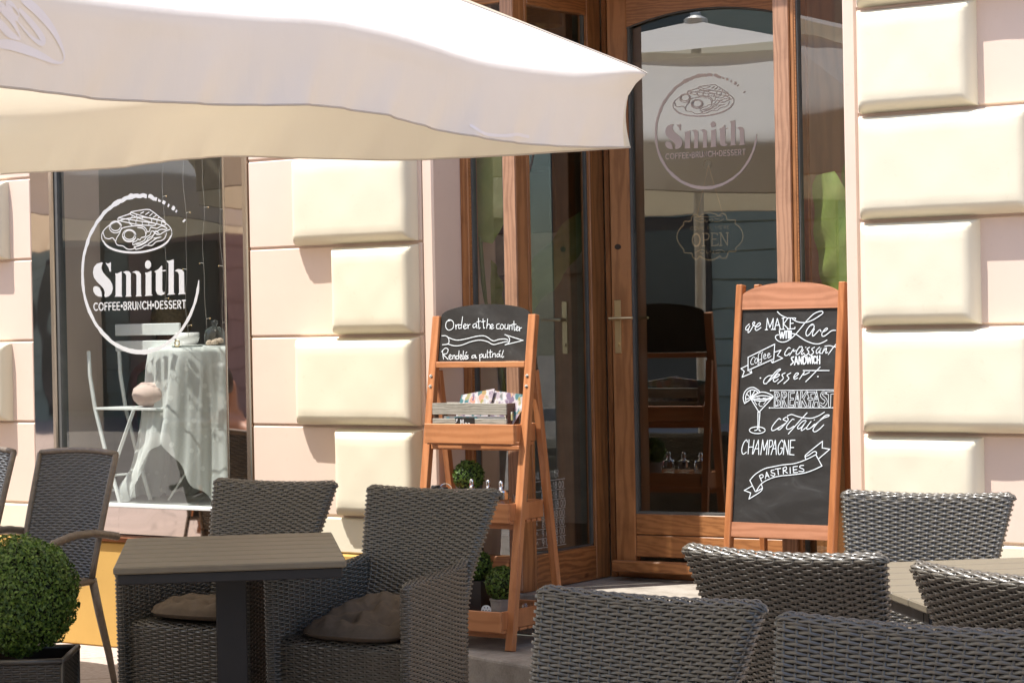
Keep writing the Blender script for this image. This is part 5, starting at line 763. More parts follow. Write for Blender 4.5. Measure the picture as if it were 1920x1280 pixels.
# cushions lie loose on three of the seats
def cushion(ch, label, seed, tilt=0, rumple=1):
    x, y, a, _ = chairs[ch]; rr = np.random.default_rng(seed); ph = rr.uniform(0, 6, 6)
    n = 56; S_ = np.linspace(-1, 1, n); xx, yy = np.meshgrid(S_, S_, indexing='ij')
    f4 = np.maximum(np.abs(xx), np.abs(yy))/((np.abs(xx)**4+np.abs(yy)**4)**.25+1e-9); xx, yy = xx*f4, yy*f4
    rad = (np.abs(xx)**4+np.abs(yy)**4)**.25
    edge = np.sqrt(np.clip(1-rad**3.2, 0, 1))
    h = .050*edge
    for (cx, cy) in ((-.36, -.36), (.36, -.36), (-.36, .36), (.36, .36)):
        d = np.hypot(xx-cx, yy-cy); an = np.arctan2(yy-cy, xx-cx); h -= .040*np.exp(-(d/.17)**2)*edge+.007*np.exp(-(d/.42)**2)*np.abs(np.sin(an*3+ph[0]))*edge
    h += rumple*(.005*np.sin(xx*7+ph[1]+2*np.sin(yy*4+ph[2]))+.004*np.sin(yy*13+ph[3]+2*np.sin(xx*5))+.003*np.sin(xx*19+yy*11+ph[4]))*edge
    sx, sy = .222*(1-.06*np.abs(yy)**2), .195*(1-.06*np.abs(xx)**2)
    X, Y = xx*sx, yy*sy-.245
    top_ = np.stack([X, Y, (.437+h+tilt*np.clip(yy, -.2, 1)), ], -1); bot = np.stack([X, Y, .437-.028*edge+tilt*np.clip(yy, -.2, 1)], -1)
    mb = MB(); mb.grid(top_); mb.grid(bot[:, ::-1]); mb.tube([top_[i, 0] for i in range(n)]+[top_[-1, i] for i in range(n)]+[top_[n-1-i, -1] for i in range(n)]+[top_[0, n-1-i] for i in range(n)], .0035, 5)
    o = mb.build('seat_cushion', M['cushion'], None, smooth=True); o.location = (x, y, 0); o.rotation_euler = (0, 0, R(a)); tag(o, label, 'cushion', 'taupe seat cushions'); return o
cushion(0, 'taupe tufted cushion lying flat in the chair left of the table leg', 3)
cushion(1, 'rumpled taupe cushion pushed up against the back of the chair right of the small table', 8, .065, 1.5)
cushion(2, 'pale sunlit cushion on the far chair at the right-hand table, seen under the table edge', 12)

# ================================================================== stacking chairs by the window
def S_sback(u, v):
    xn = 2*u-1; z = .445+.50*v; return np.stack([xn*(.203+.012*v), -.105+.145*v**1.1+.025*(1-xn**2)-.0, z+.012*(1-xn**2)*v], -1)
def S_sseat(u, v): xn = 2*u-1; return np.stack([xn*.215, -.11-.37*v, .44-.012*(1-xn**2)], -1)
def stack_proto():
    t = thing('stacking_chair', '', 'chair', (0, 0, 0), 'grey wicker chairs against the shop front')
    core = MB(); mb = MB(); weave(mb, S_sback, .42, .5, 18, 46, amp=.003, wire=.0028, flip=1, tw=False); weave(mb, S_sback, .42, .5, 18, 46, amp=.003, wire=.0028, flip=-1, tw=False, stakes=False); mb.build('backrest', M['rattan2'], t, smooth=True)
    uu, vv = np.meshgrid(np.linspace(0, 1, 17), np.linspace(0, 1, 17), indexing='ij'); core.grid(S_sback(uu.reshape(-1), vv.reshape(-1)).reshape(17, 17, 3)); core.build('core', M['rattan_in'], t, smooth=True)
    mb = MB(); weave(mb, S_sseat, .43, .37, 18, 36, amp=.003, wire=.0028, flip=-1, tw=False); mb.build('seat', M['rattan2'], t, smooth=True)
    mb = MB(); uu = np.linspace(0, 1, 9)
    e = lambda u: S_sback(np.full(9, u), uu)
    mb.tube(list(e(0)), .013, 8); mb.tube(list(e(1)), .013, 8); mb.tube(list(S_sback(uu, np.ones(9))), .013, 8)
    mb.tube([(-.2, -.11, .435), (.2, -.11, .435)], .013, 8); mb.tube([(-.215, -.485, .43), (.215, -.485, .43)], .013, 8)
    for s_ in (-1, 1): mb.tube([(s_*.21, -.1, .435), (s_*.218, -.49, .43)], .013, 8)
    mb.build('frame', M['rattan_tube'], t, smooth=True)
    for s_ in (-1, 1):
        mb = MB(); mb.tube([(s_*.205, -.105, .445), (s_*.212, -.075, .30), (s_*.222, -.035, .13), (s_*.228, -.01, 0)], [.0175, .017, .015, .012], 10); mb.build('leg', M['rattan_tube'], t, smooth=True)
        mb = MB(); mb.tube([(s_*.215, -.485, .435), (s_*.222, -.485, .22), (s_*.226, -.47, 0)], [.0165, .015, .012], 10); mb.build('leg', M['rattan_tube'], t, smooth=True)
        mb = MB(); P_ = [(s_*.232, .02, .608), (s_*.234, -.03, .618), (s_*.24, -.13, .634), (s_*.243, -.25, .634), (s_*.243, -.36, .612), (s_*.238, -.44, .56), (s_*.226, -.485, .435)]
        pp = np.array([[*np.array(x)] for x in zip(*[np.interp(np.linspace(0, 6, 40), range(7), [p[j] for p in P_]) for j in range(3)])])
        mb.tube(pp, .0165+.0008*np.sin(np.arange(40)*2.2), 10); mb.build('arm', M['rattan_tube'], t, smooth=True)
    return t
sc_ = stack_proto(); sc_.location = (-6.905, -.80, 0); sc_.rotation_euler = (0, 0, R(2)); sc_['label'] = 'grey wicker armchair with tube arms between the box tree and the shop window'
copy_tree(sc_, (-7.50, -.80, 0), R(-2), 'grey wicker armchair cut off at the left edge of the view')

# ================================================================== slatted tables
def table_proto():
    t = thing('slatted_table', '', 'table', (0, 0, 0), 'slatted terrace tables')
    L, W_ = .99, .71; n = 7; p = L/n
    for i in range(n):
        mb = MB(); y0 = -L/2+i*p; mb.box(-W_/2, W_/2, y0+.0030, y0+p-.0030, .711, .733, .004); mb.build('slat', M['slat'], t)
    mb = MB()
    for y in (-L/2+.02, L/2-.06): mb.box(-W_/2+.012, W_/2-.012, y, y+.04, .678, .7105, .003)
    for x in (-W_/2+.012, W_/2-.052): mb.box(x, x+.04, -L/2+.061, L/2-.061, .680, .7105, .003)
    mb.box(-.05, .05, -L/2+.06, L/2-.06, .684, .7105, .003); mb.build('top_frame', M['black'], t)
    mb = MB(); mb.box(-.05, .05, -.05, .05, .02, .683, .004); mb.build('column', M['black'], t)
    mb = MB(); mb.box(-.22, .22, -.3, .3, .0, .019, .006); mb.build('base', M['black'], t)
    return t
tb = table_proto(); tb.location = (-5.008, -1.93, 0); tb.rotation_euler = (0, 0, R(42.1)); tb['label'] = 'slatted taupe table on a black column in the shade of the parasol'
copy_tree(tb, (-2.46, -1.68, 0), R(43.4), 'sunlit slatted table at the right edge, ringed by three wicker armchairs')

# ================================================================== box trees
def leaf_ball(mb, c, r, n, size, sq=(1, 1, 1), inner=None, seed=0):
    rr = np.random.default_rng(seed)
    d = rr.normal(size=(n, 3)); d /= np.linalg.norm(d, axis=1)[:, None]
    bumpy = 1+.045*np.sin(d[:, 0]*7+seed)*np.sin(d[:, 1]*6+1)+.03*np.sin(d[:, 2]*11+d[:, 0]*9)+.025*np.sin(d[:, 0]*23+d[:, 2]*17)*np.sin(d[:, 1]*21+seed)
    rad = r*bumpy*(1-.15*rr.random(n)**1.4+(rr.random(n) > .975)*.07*rr.random(n)); p = np.array(c)+d*rad[:, None]*np.array(sq)
    nn = d+rr.normal(0, .55, (n, 3)); nn /= np.linalg.norm(nn, axis=1)[:, None]
    a = np.cross(nn, rr.normal(size=(n, 3))); a /= np.linalg.norm(a, axis=1)[:, None]; b_ = np.cross(nn, a)
    s_ = size*(.65+.7*rr.random(n))[:, None]
    V = np.stack([p-a*s_, p+b_*s_*.55+nn*s_*.12, p+a*s_, p-b_*s_*.55+nn*s_*.12], 1).reshape(-1, 3)
    mb.addn(V, np.arange(n*4).reshape(n, 4))
    if inner is not None:
        q = [(r*.86*math.sin(t_), -r*.86*math.cos(t_)*sq[2]) for t_ in np.linspace(.05, math.pi-.05, 14)]; inner.lathe(c, q, 20)  # solid near-black ball filling the inside of the leaf shell
def box_tree(name, label, base, r, n, size, pot, potmat, seed, potkind='square', zc=None, cat='plant', group=None):
    t = thing(name, label, cat, base, group); x, y, z0 = base; w0, w1, hgt = pot
    mb = MB()
    if potkind == 'square':
        wl = []
        for (s0, s1) in ((-1, -1), (1, -1), (1, 1), (-1, 1)): wl.append((s0, s1))
        V = [(x+a*w0, y+b_*w0, z0) for a, b_ in wl]+[(x+a*w1, y+b_*w1, z0+hgt) for a, b_ in wl]+[(x+a*(w1-.012), y+b_*(w1-.012), z0+hgt) for a, b_ in wl]+[(x+a*(w1-.012), y+b_*(w1-.012), z0+hgt-.03) for a, b_ in wl]
        F = [(0, 3, 2, 1)]+[(i, (i+1) % 4, 4+(i+1) % 4, 4+i) for i in range(4)]+[(4+i, 4+(i+1) % 4, 8+(i+1) % 4, 8+i) for i in range(4)]+[(8+i, 8+(i+1) % 4, 12+(i+1) % 4, 12+i) for i in range(4)]+[(12, 13, 14, 15)]
        mb.add(V, F)
    else: mb.lathe((x, y, z0), [(w0, 0), (w1, hgt*.93), (w1+.003, hgt*.94), (w1+.003, hgt), (w1-.004, hgt), (w1-.005, hgt-.02)], 24)
    mb.build('pot', potmat, t, smooth=False)
    zc = zc or z0+hgt+r*.75
    mb = MB(); inn = MB(); leaf_ball(mb, (x, y, zc), r, n, size, inner=inn, seed=seed); fo = mb.build('foliage', M['box'], t)
    inn.build('dark_core', M['boxin'], fo, smooth=True)
    mb = MB(); mb.tube([(x, y, z0+hgt-.03), (x, y, zc-r*.6)], .008, 6); mb.build('stem', M['darkwood'], t); return t
# the big one stands in a woven planter
bx = thing('box_tree', 'clipped round box tree in a dark woven planter at the left edge', 'plant', (-5.64, -2.27, 0))
mb = MB(); inn = MB(); leaf_ball(mb, (-5.64, -2.27, .585), .197, 15000, .0075, inner=inn, seed=21); fo = mb.build('foliage', M['box'], bx); inn.build('dark_core', M['boxin'], fo, smooth=True)
PC, PSN = math.cos(R(37)), math.sin(R(37))
def pl3(a, b_, z): return (-5.64+a*PC-b_*PSN, -2.27+a*PSN+b_*PC, z)
def S_plant(u, v):
    s_ = .162; d = (u % 1)*8; k = np.floor(d/2).astype(int) % 4; f_ = d-2*np.floor(d/2)-1
    x = np.choose(k, [f_, np.ones_like(f_), -f_, -np.ones_like(f_)]); y = np.choose(k, [-np.ones_like(f_), f_, np.ones_like(f_), -f_])
    q = s_*(.97+.03*v); return np.stack(pl3(x*q, y*q, 0.01+.372*v), -1)
mb = MB(); core = MB(); weave(mb, S_plant, 1.38, .395, 48, 48, closed=True, core=core, amp=.003)
CS = ((-1, -1), (1, -1), (1, 1), (-1, 1))
for i in range(4): a, b_ = CS[i], CS[(i+1) % 4]; mb.tube([pl3(a[0]*.164, a[1]*.164, .386), pl3(b_[0]*.164, b_[1]*.164, .386)], .010, 8)
for a in CS: mb.tube([pl3(a[0]*.159, a[1]*.159, .005), pl3(a[0]*.164, a[1]*.164, .386)], .007, 8)
pl = mb.build('planter', M['rattan3'], bx, smooth=True); core.add([pl3(a[0]*.15, a[1]*.15, .35) for a in CS], [(0, 1, 2, 3)]); core.build('soil', M['soil'], pl)
XF[:] = [.9847, (0, -.1143, .02223)]
# ================================================================== ladder stand with trays
def ly(z): return -.134+.158*(z-.15)
def ry(z): return .086+.150*(1.262-z)
ld = thing('ladder_stand', 'orange stained wooden ladder stand with three trays and a small arched blackboard', 'stand', (-5.41, 0, .15))
for x0, x1 in ((-5.668, -5.632), (-5.184, -5.147)):
    xm = (x0+x1)/2
    mb = MB(); mb.bar((xm, ly(.152)+.014, .151), (xm, ly(1.487)+.014, 1.487), .036, .030, (0, 1, 0), .002); lg = mb.build('front_leg', M['pine'], ld)
    for z in (1.241, 1.199):
        q = MB(); q.lathe((0, 0, 0), [(.008, 0), (.0075, .003), (.002, .005)], 12); q.v[-1] = np.array([(xm-.0+a, ly(z)-.0012-c, z+b_) for a, b_, c in q.v[-1]]); q.build('bolt', M['chrome'], lg)
    mb = MB(); mb.bar((xm, ry(.153), .152), (xm, ry(1.262), 1.262), .030, .028, (0, 1, 0), .002); mb.build('rear_leg', M['pine'], ld)
mb = MB(); poly = [(-5.631, 1.302), (-5.185, 1.302), (-5.185, 1.488)]+[(-5.408+.223*math.cos(a), 1.488+.046*math.sin(a)) for a in np.linspace(.0, math.pi, 25)[1:-1]]+[(-5.631, 1.488)]
mb.prism(poly, lambda u, v, t_: (u, ly(v)+.012+t_, v), 0, .009); cb = mb.build('blackboard', M['board'], ld)
sl_ = math.hypot(1, .158)
mb = MB()
for st in TR['ladder']:
    pts = [(st[i]*1e-4, st[i+1]*1e-4) for i in range(1, len(st), 2)]
    stroke(mb, pts, st[0]*.8e-4, lambda u, v, o: (-5.405+u, ly(.15+v/sl_)+.0118-o, .15+v/sl_))
mb.build('chalk_writing', M['chalk'], cb)
mb = MB(); mb.bar((-5.631, ly(1.287)+.012, 1.287), (-5.185, ly(1.287)+.012, 1.287), .024, .026, (0, 1, 0), .002); mb.build('rail', M['pinex'], ld)
for zb, zt, sh in ((.968, 1.048, 1), (.656, .734, 1), (.227, .309, .92)):
    yf = ly((zb+zt)/2)-.050; yb = ry(zb)-.022
    mb = MB(); mb.box(-5.627, -5.179, yf, yf+.014, zb, zt, .002); tr = mb.build('tray', M['pinex'], ld)
    mb = MB(); mb.box(-5.615, -5.191, yb, yb+.012, zb+.01, zt, .002)
    n = 4 if yb-yf < .2 else 6
    for i in range(n):
        y0 = yf+.016+(yb-yf-.018)*i/n; mb.box(-5.628, -5.180, y0, y0+(yb-yf-.018)/n-.012, zb-.006, zb+.006, .002)
    mb.box(-5.631, -5.185, ly(zb)+.004, ly(zb)+.03, zb-.028, zb-.007, .002); mb.build('tray_base', M['pinex'], tr)
    for x in (-5.630, -5.1915):
        q = MB(); q.box(x, x+.0125, yf+.0145, yb, zb+.008, zt-.001, .002); q.build('tray_side', M['pine'], tr)

XF[1] = (0, -.1143+.026, .02223+.010)
# crate with menus on the top tray
z0 = .975
cr = thing('crate', 'grey slatted wooden crate with brown ends and a small black tag, on the top tray', 'crate', (-5.42, .0, z0))
for za, zc_ in ((1.074, 1.121), (1.004, 1.058)):
    mb = MB(); mb.box(-5.606, -5.233, -.046, -.038, za, zc_, .0015); mb.build('slat', M['grey_wood'], cr)
    mb = MB(); mb.box(-5.606, -5.233, .046, .054, za, zc_, .0015); mb.build('slat', M['grey_wood'], cr)
mb = MB(); mb.box(-5.606, -5.233, -.037, .045, z0+.001, z0+.009); mb.build('base', M['grey_wood'], cr)
for x in (-5.606, -5.242):
    mb = MB(); zt, zl = 1.121, z0+.012
    mb.box(x, x+.009, -.0375, .0455, zl, 1.052, .001); mb.box(x, x+.009, -.0375, .0455, 1.086, zt, .001); mb.box(x, x+.009, -.0375, -.014, 1.052, 1.086); mb.box(x, x+.009, .022, .0455, 1.052, 1.086); mb.build('end_board', M['brown_wood'], cr)
mb = MB(); mb.box(-5.487, -5.392, -.0485, -.0462, .99, 1.063); tg = mb.build('tag', M['board'], cr)
mb = MB(); to = lambda u, v, o: (u, -.0484-o, v)
for st in ([(-5.482, 1.052), (-5.476, 1.058), (-5.478, 1.049), (-5.484, 1.044)], [(-5.460, 1.024), (-5.458, 1.055), (-5.452, 1.04), (-5.446, 1.056), (-5.443, 1.026)], [(-5.437, 1.034), (-5.428, 1.038), (-5.434, 1.042), (-5.438, 1.032), (-5.428, 1.030)], [(-5.423, 1.028), (-5.421, 1.04), (-5.414, 1.039), (-5.413, 1.028)]): stroke(mb, st, .0028, to)
mb.build('chalk_writing', M['chalk'], tg)
def card(label, quad, mat, th=.003):
    a, b_, c_, d = [np.array(p) for p in quad]; n = np.cross(b_-a, d-a); n /= np.linalg.norm(n)
    mb = MB(); mb.add([a, b_, c_, d, a+n*th, b_+n*th, c_+n*th, d+n*th], [(0, 3, 2, 1), (4, 5, 6, 7), (0, 1, 5, 4), (1, 2, 6, 5), (2, 3, 7, 6), (3, 0, 4, 7)])
    return tag(mb.build('menu', mat), label, 'menu', 'floral menus in the crate')
card('floral menu sheet leaning to the left in the grey crate, its corner lifted highest', [(-5.52, -.034, .99), (-5.36, -.030, .99), (-5.335, .022, 1.178), (-5.497, .015, 1.152)], M['floral'])
card('floral menu sheet lying on the right side of the grey crate', [(-5.36, -.022, .99), (-5.25, -.022, .99), (-5.165, .034, 1.150), (-5.352, .032, 1.170)], M['floral'])
wm = card('plain white menu with blue strips, showing through the gap between the crate slats', [(-5.555, -.036, .985), (-5.25, -.036, .985), (-5.25, -.031, 1.068), (-5.555, -.031, 1.068)], M['paper'])
ORI[wm.name] = np.zeros(3)
q = MB()
for x0, x1 in ((-5.54, -5.525), (-5.50, -5.46), (-5.44, -5.425), (-5.40, -5.385)): q.box(x0, x1, -.0376, -.0366, 1.0, 1.066)
q.build('blue_strips', M['bluepaper'], wm)

XF[1] = (0, -.1143, .02223)
# condiments on the middle tray
zt = .663
def dispenser(x, y, r, hb, label):
    t = thing('sugar_dispenser', label, 'dispenser', (x, y, zt), 'glass sugar dispensers on the ladder stand')
    mb = MB(); mb.lathe((x, y, zt), [(r*.96, 0), (r, .006), (r, hb)], 20); mb.build('jar', M['glassthin'], t, smooth=True)
    mb = MB(); mb.lathe((x, y, zt), [(r*.9, .003), (r*.9, hb*.72)], 18); mb.build('sugar', M['sugar'], t)
    mb = MB(); mb.lathe((x, y, zt), [(r*1.06, hb), (r*1.06, hb+.028), (r*.95, hb+.034), (.013, hb+.037), (.0105, hb+.041)], 24); mb.build('lid', M['chrome'], t, smooth=False)
    mb = MB(); mb.lathe((x, y, zt), [(.0098, hb+.04), (.0092, hb+.066), (.007, hb+.0725)], 14); mb.build('spout', M['chrome'], t, smooth=True)
dispenser(-5.415, -.015, .026, .088, 'chrome topped sugar dispenser, leftmost of the three on the middle tray')
dispenser(-5.338, -.008, .026, .086, 'chrome topped sugar dispenser in the middle of the three')
dispenser(-5.258, -.03, .030, .084, 'chrome topped sugar dispenser at the right end of the middle tray, full of sugar')
def small_jar(x, y, r, h, lid, label, cat, mat):
    t = thing('jar', label, cat, (x, y, zt))
    mb = MB(); mb.lathe((x, y, zt), [(r*.95, 0), (r, .005), (r, h), (r*.8, h+.004)], 18); mb.build('body', mat, t, smooth=True)
    mb = MB(); mb.lathe((x, y, zt), [(r*1.08, h+.001), (r*1.08, h+.014), (r*.9, h+.019)], 18); mb.build('lid', lid, t, smooth=False); return t
small_jar(-5.478, -.02, .026, .093, M['red'], 'small jar with a flat red lid on the middle tray', 'jar', M['glassthin'])
small_jar(-5.588, -.03, .018, .112, M['blackp'], 'black capped cruet at the left end of the middle tray', 'cruet', M['glassthin'])
cj = small_jar(-5.545, -.035, .018, .106, M['blackp'], 'black capped cruet with a thin wire handle, second from the left on the middle tray', 'cruet', M['glassthin'])
mb = MB(); mb.tube([(-5.57+.034*(1-math.cos(a)), -.03, zt+.105+.034*math.sin(a)) for a in np.linspace(0, math.pi, 14)], .0018, 6); mb.build('wire_handle', M['chrome'], cj)
def tumbler(x, y, z, r, h, label):
    mb = MB(); mb.lathe((x, y, z), [(r*.85, 0), (r, h), (r*.93, h), (r*.8, .006)], 20, cap=False); return tag(mb.build('glass_tumbler', M['glassthin'], smooth=True), label, 'glass', 'tumblers on the ladder stand')
tumbler(-5.228, .055, zt, .034, .098, 'clear glass tumbler behind the right leg of the ladder stand, on the middle tray')
tumbler(-5.235, .085, .235, .036, .085, 'dusty clear glass tumbler on the bottom tray beside the potted box ball')
box_tree('potted_box_ball', 'small box ball in a grey pot at the back of the middle tray', (-5.475, .045, zt), .064, 1500, .0062, (.038, .046, .115), M['pot'], 31, 'round', zc=.832, group='small potted box balls')
box_tree('potted_box_ball', 'small box ball in a ribbed grey pot at the right end of the bottom tray', (-5.298, .02, .234), .070, 1700, .0066, (.040, .050, .105), M['pot'], 32, 'round', zc=.400, group='small potted box balls')
box_tree('potted_box_ball', 'box ball in a tall black pot, half hidden at the left of the bottom tray', (-5.445, .055, .234), .062, 1400, .0066, (.045, .055, .17), M['potdark'], 33, 'square', zc=.462, group='small potted box balls')
wr = thing('watering_rose', 'white perforated metal disc standing in the bottom tray', 'watering rose', (-5.305, -.075, .24))
d0 = np.array((.35, -.93, .1)); d0 /= np.linalg.norm(d0); c0 = np.array((-5.305, -.085, .302)); ax = np.cross(d0, (0, 0, 1)); ax /= np.linalg.norm(ax); ay = np.cross(ax, d0)
mb = MB(); V = [c0+d0*dz+r*(math.cos(a)*ax+math.sin(a)*ay) for r, dz in ((.007, -.05), (.010, -.03), (.0205, -.006), (.021, 0), (.0001, .002)) for a in np.linspace(0, 2*math.pi, 24, endpoint=False)]
mb.add(V, [(i*24+k, i*24+(k+1) % 24, (i+1)*24+(k+1) % 24, (i+1)*24+k) for i in range(4) for k in range(24)]); mb.build('disc', M['white_paint'], wr)
mb = MB()
for k in range(7):
    a = 2*math.pi*k/6; rr_ = .0125 if k < 6 else 0; p = c0+d0*.0022+rr_*(math.cos(a)*ax+math.sin(a)*ay)
    mb.add([p+.0023*(math.cos(b_)*ax+math.sin(b_)*ay) for b_ in np.linspace(0, 2*math.pi, 8, endpoint=False)], [tuple(range(8))])
mb.build('holes', M['blackp'], wr)

XF[:] = [1., (0, 0, 0)]
# ================================================================== menu blackboard on an easel
def sy(z): return -.10+.137*(z-.15)
asn = thing('menu_blackboard', 'tall cherry framed menu blackboard on an easel, chalked with breakfast, coctail and pastries', 'sign', (-4.0, 0, .17))
for x0, x1 in ((-4.231, -4.206), (-3.799, -3.772)):
    xm = (x0+x1)/2; mb = MB(); mb.bar((xm, sy(.172)+.016, .172), (xm, sy(1.581)+.016, 1.582), .027, .036, (0, 1, 0), .003); mb.build('front_leg', M['cherry'], asn)
for xm in (-4.165, -3.80):
    mb = MB(); mb.bar((xm, .156, .172), (xm, sy(1.575)+.052, 1.583), .024, .026, (0, 1, 0), .003); mb.build('rear_leg', M['cherry'], asn)
mb = MB(); mb.bar((-4.18, .150, .5), (-3.79, .150, .5), .03, .018, (0, 1, 0), .002); mb.build('rear_brace', M['cherryx'], asn)
mb = MB(); poly = [(-4.205, 1.488), (-3.80, 1.488), (-3.80, 1.541)]+[(-4.0025+.2025*math.cos(a), 1.541+.047*math.sin(a)**1.2) for a in np.linspace(0, math.pi, 25)[1:-1]]+[(-4.205, 1.541)]
mb.prism(poly, lambda u, v, t_: (u, sy(v)+.004+t_, v), 0, .016); mb.build('top_rail', M['cherryx'], asn)
mb = MB(); mb.prism([(-4.205, .637), (-3.80, .637), (-3.80, .690), (-4.205, .690)], lambda u, v, t_: (u, sy(v)+.004+t_, v), 0, .018); mb.build('bottom_rail', M['cherryx'], asn)
mb = MB(); mb.prism([(-4.205, .689), (-3.80, .689), (-3.80, 1.489), (-4.205, 1.489)], lambda u, v, t_: (u, sy(v)+t_, v), .010, .017); cb = mb.build('blackboard', M['board'], asn)
sl2 = math.hypot(1, .137); mb = MB()
for st in TR['sign']:
    pts = [(st[i]*1e-4, st[i+1]*1e-4) for i in range(1, len(st), 2)]
    stroke(mb, pts, st[0]*.78e-4, lambda u, v, o: (-4.0+u, sy(.15+v/sl2)+.0098-o, .15+v/sl2), smooth=len(pts) > 2)
mb.build('chalk_writing', M['chalk'], cb)

HINGE[0] = R(5.5)
# ================================================================== open sign hanging inside the door
osn = thing('open_sign', 'clear hanging open sign with a gold outline inside the door glass, under the door logo', 'sign', (-4.779, .905, 1.804))
to = lambda u, v, o: (-4.779+u*.955, .906-o, 1.804+v*.995)
mb = MB(); ol = [(a*1e-4, b_*1e-4) for a, b_ in TR['openline']]; V = [to(u, v, 0) for u, v in catmull(ol, 3)[:-1]]
from mathutils.geometry import tessellate_polygon
mb.add(V, [tuple(t_) for t_ in tessellate_polygon([[Vector((p[0], p[2], 0)) for p in V]])]); pane = mb.build('plate', glassmat('acrylic', (.72, .73, .70), .5, .01), osn)
mb = MB(); stroke(mb, catmull(ol, 4), .0046, to, False)
for st in TR['open']:
    pts = [(st[i]*1e-4, st[i+1]*1e-4) for i in range(1, len(st), 2)]; stroke(mb, pts, {27: .0026, 52: .0072, 38: .0042}.get(st[0], .004), to)
of = [[a*1e-4 for a in q] for q in TR['openfont']]
text(mb, "COME IN, WE'RE", of[0][0]+.004, of[1][0]-.004, .030, .0135, .0017, to, sx=.9, gap=.25)
mb.build('gold_lettering', M['gold'], pane)
mb = MB()
for e in ((-4.837, 1.897), (-4.719, 1.897)): mb.tube([(-4.780, .903, 2.105), (e[0], .904, e[1])], .0011, 5)
mb.build('string', M['gold'], osn)
mb = MB(); mb.lathe((0, 0, 0), [(.021, 0), (.018, .008), (.006, .014)], 18); mb.v[-1] = np.array([(-4.780+a, .895+c, 2.108+b_) for a, b_, c in mb.v[-1]]); mb.build('suction_cup', M['glassthin'], osn, smooth=True)

HINGE[0] = 0.
# ================================================================== banana plants in the glazed corners
def blade(mid, width, droop=.0, n=26, m=13, roll=(0, 1, 0), seed=0, tip=.5):
    """mid: spine points; returns MB with uv along the blade"""
    P_ = np.array([[np.interp(t_, np.linspace(0, 1, len(mid)), [p[j] for p in mid]) for j in range(3)] for t_ in np.linspace(0, 1, n)])
    for _ in range(3): P_[1:-1] = (P_[:-2]+2*P_[1:-1]+P_[2:])/4
    T = np.gradient(P_, axis=0); T /= np.linalg.norm(T, axis=1)[:, None]
    N0 = np.array(roll, float); Sd = np.cross(T, N0); Sd /= np.linalg.norm(Sd, axis=1)[:, None]; N = np.cross(Sd, T)
    t_ = np.linspace(0, 1, n); wv = width*np.sin(np.pi*np.clip(t_*.93+.05, 0, 1))**tip*(1-.15*t_)
    s_ = np.linspace(-1, 1, m); rr = np.random.default_rng(seed)
    X = P_[:, None]+Sd[:, None]*(s_[None, :, None]*wv[:, None, None])+N[:, None]*((.16*width*(np.abs(s_)[None, :]**1.3)+.012*np.sin(t_[:, None]*23+s_[None, :]*3+seed)*np.abs(s_)[None, :]-droop*s_[None, :]**2*width))[:, :, None]
    return X, t_, s_
def banana(label, base, leaves, stems):
    t = thing('banana_plant', label, 'plant', base, 'banana plants behind the glass')
    mb = MB(); mb.lathe(base, [(.08, 0), (.105, .18), (.11, .2), (.10, .2), (.095, .17)], 22); mb.build('pot', M['pot'], t)
    for st in stems:
        mb = MB(); mb.tube(st, np.linspace(.017, .008, len(st)), 8); mb.build('stem', M['stem'], t, smooth=True)
    for (mid, wd, kw) in leaves:
        X, t_, s_ = blade(mid, wd, **kw); mb = MB(); mb.grid(X); o = mb.build('leaf', M['banana'], t, smooth=True)
        uv = o.data.uv_layers.new(name='uv'); n, m = X.shape[:2]
        co = np.zeros((len(o.data.loops), 2)); vi = np.zeros(len(o.data.loops), int); o.data.loops.foreach_get('vertex_index', vi)
        co[:, 0] = s_[vi % m]; co[:, 1] = t_[vi//m]-.25*np.abs(s_[vi % m]); uv.data.foreach_set('uv', co.reshape(-1))
        q = MB(); q.tube(X[::2, m//2]-np.array((0, .003, 0)), .005, 6); q.build('midrib', M['stem'], o, smooth=True) if False else None
banana('banana plant with a big torn leaf behind the left corner glass of the entrance', (-5.60, .62, .338),
       [([(-5.565, .285, 1.80), (-5.53, .275, 2.0), (-5.455, .27, 2.22), (-5.36, .265, 2.55)], .115, dict(seed=1, tip=.35)),
        ([(-5.66, .60, 1.45), (-5.62, .75, 1.62), (-5.56, .92, 1.80), (-5.50, 1.02, 1.97)], .10, dict(seed=2)),
        ([(-5.62, .40, 1.72), (-5.60, .40, 1.62), (-5.585, .40, 1.5), (-5.57, .41, 1.36)], .06, dict(seed=3)),
        ([(-5.52, .55, 1.48), (-5.50, .52, 1.56), (-5.49, .50, 1.64), (-5.48, .50, 1.72)], .055, dict(seed=4))],
       [[(-5.60, .62, .5), (-5.63, .55, 1.1), (-5.60, .36, 1.55), (-5.565, .285, 1.82)], [(-5.60, .62, .5), (-5.64, .62, 1.0), (-5.66, .60, 1.46)], [(-5.60, .62, .5), (-5.56, .58, 1.0), (-5.52, .55, 1.49)], [(-5.60, .62, .5), (-5.60, .52, 1.0), (-5.57, .41, 1.36)]])
banana('banana plant with a broad yellowish leaf behind the right corner glass, above the menu blackboard', (-3.86, .55, .338),
       [([(-3.82, .275, 1.44), (-3.865, .27, 1.60), (-3.90, .27, 1.78), (-3.945, .275, 2.0)], .108, dict(seed=5, tip=.3)),
        ([(-3.86, .48, 1.55), (-3.88, .46, 1.75), (-3.90, .46, 1.90), (-3.935, .46, 2.06)], .075, dict(seed=6))],
       [[(-3.86, .55, .5), (-3.80, .42, 1.0), (-3.82, .275, 1.45)], [(-3.86, .55, .5), (-3.86, .48, 1.56)]])

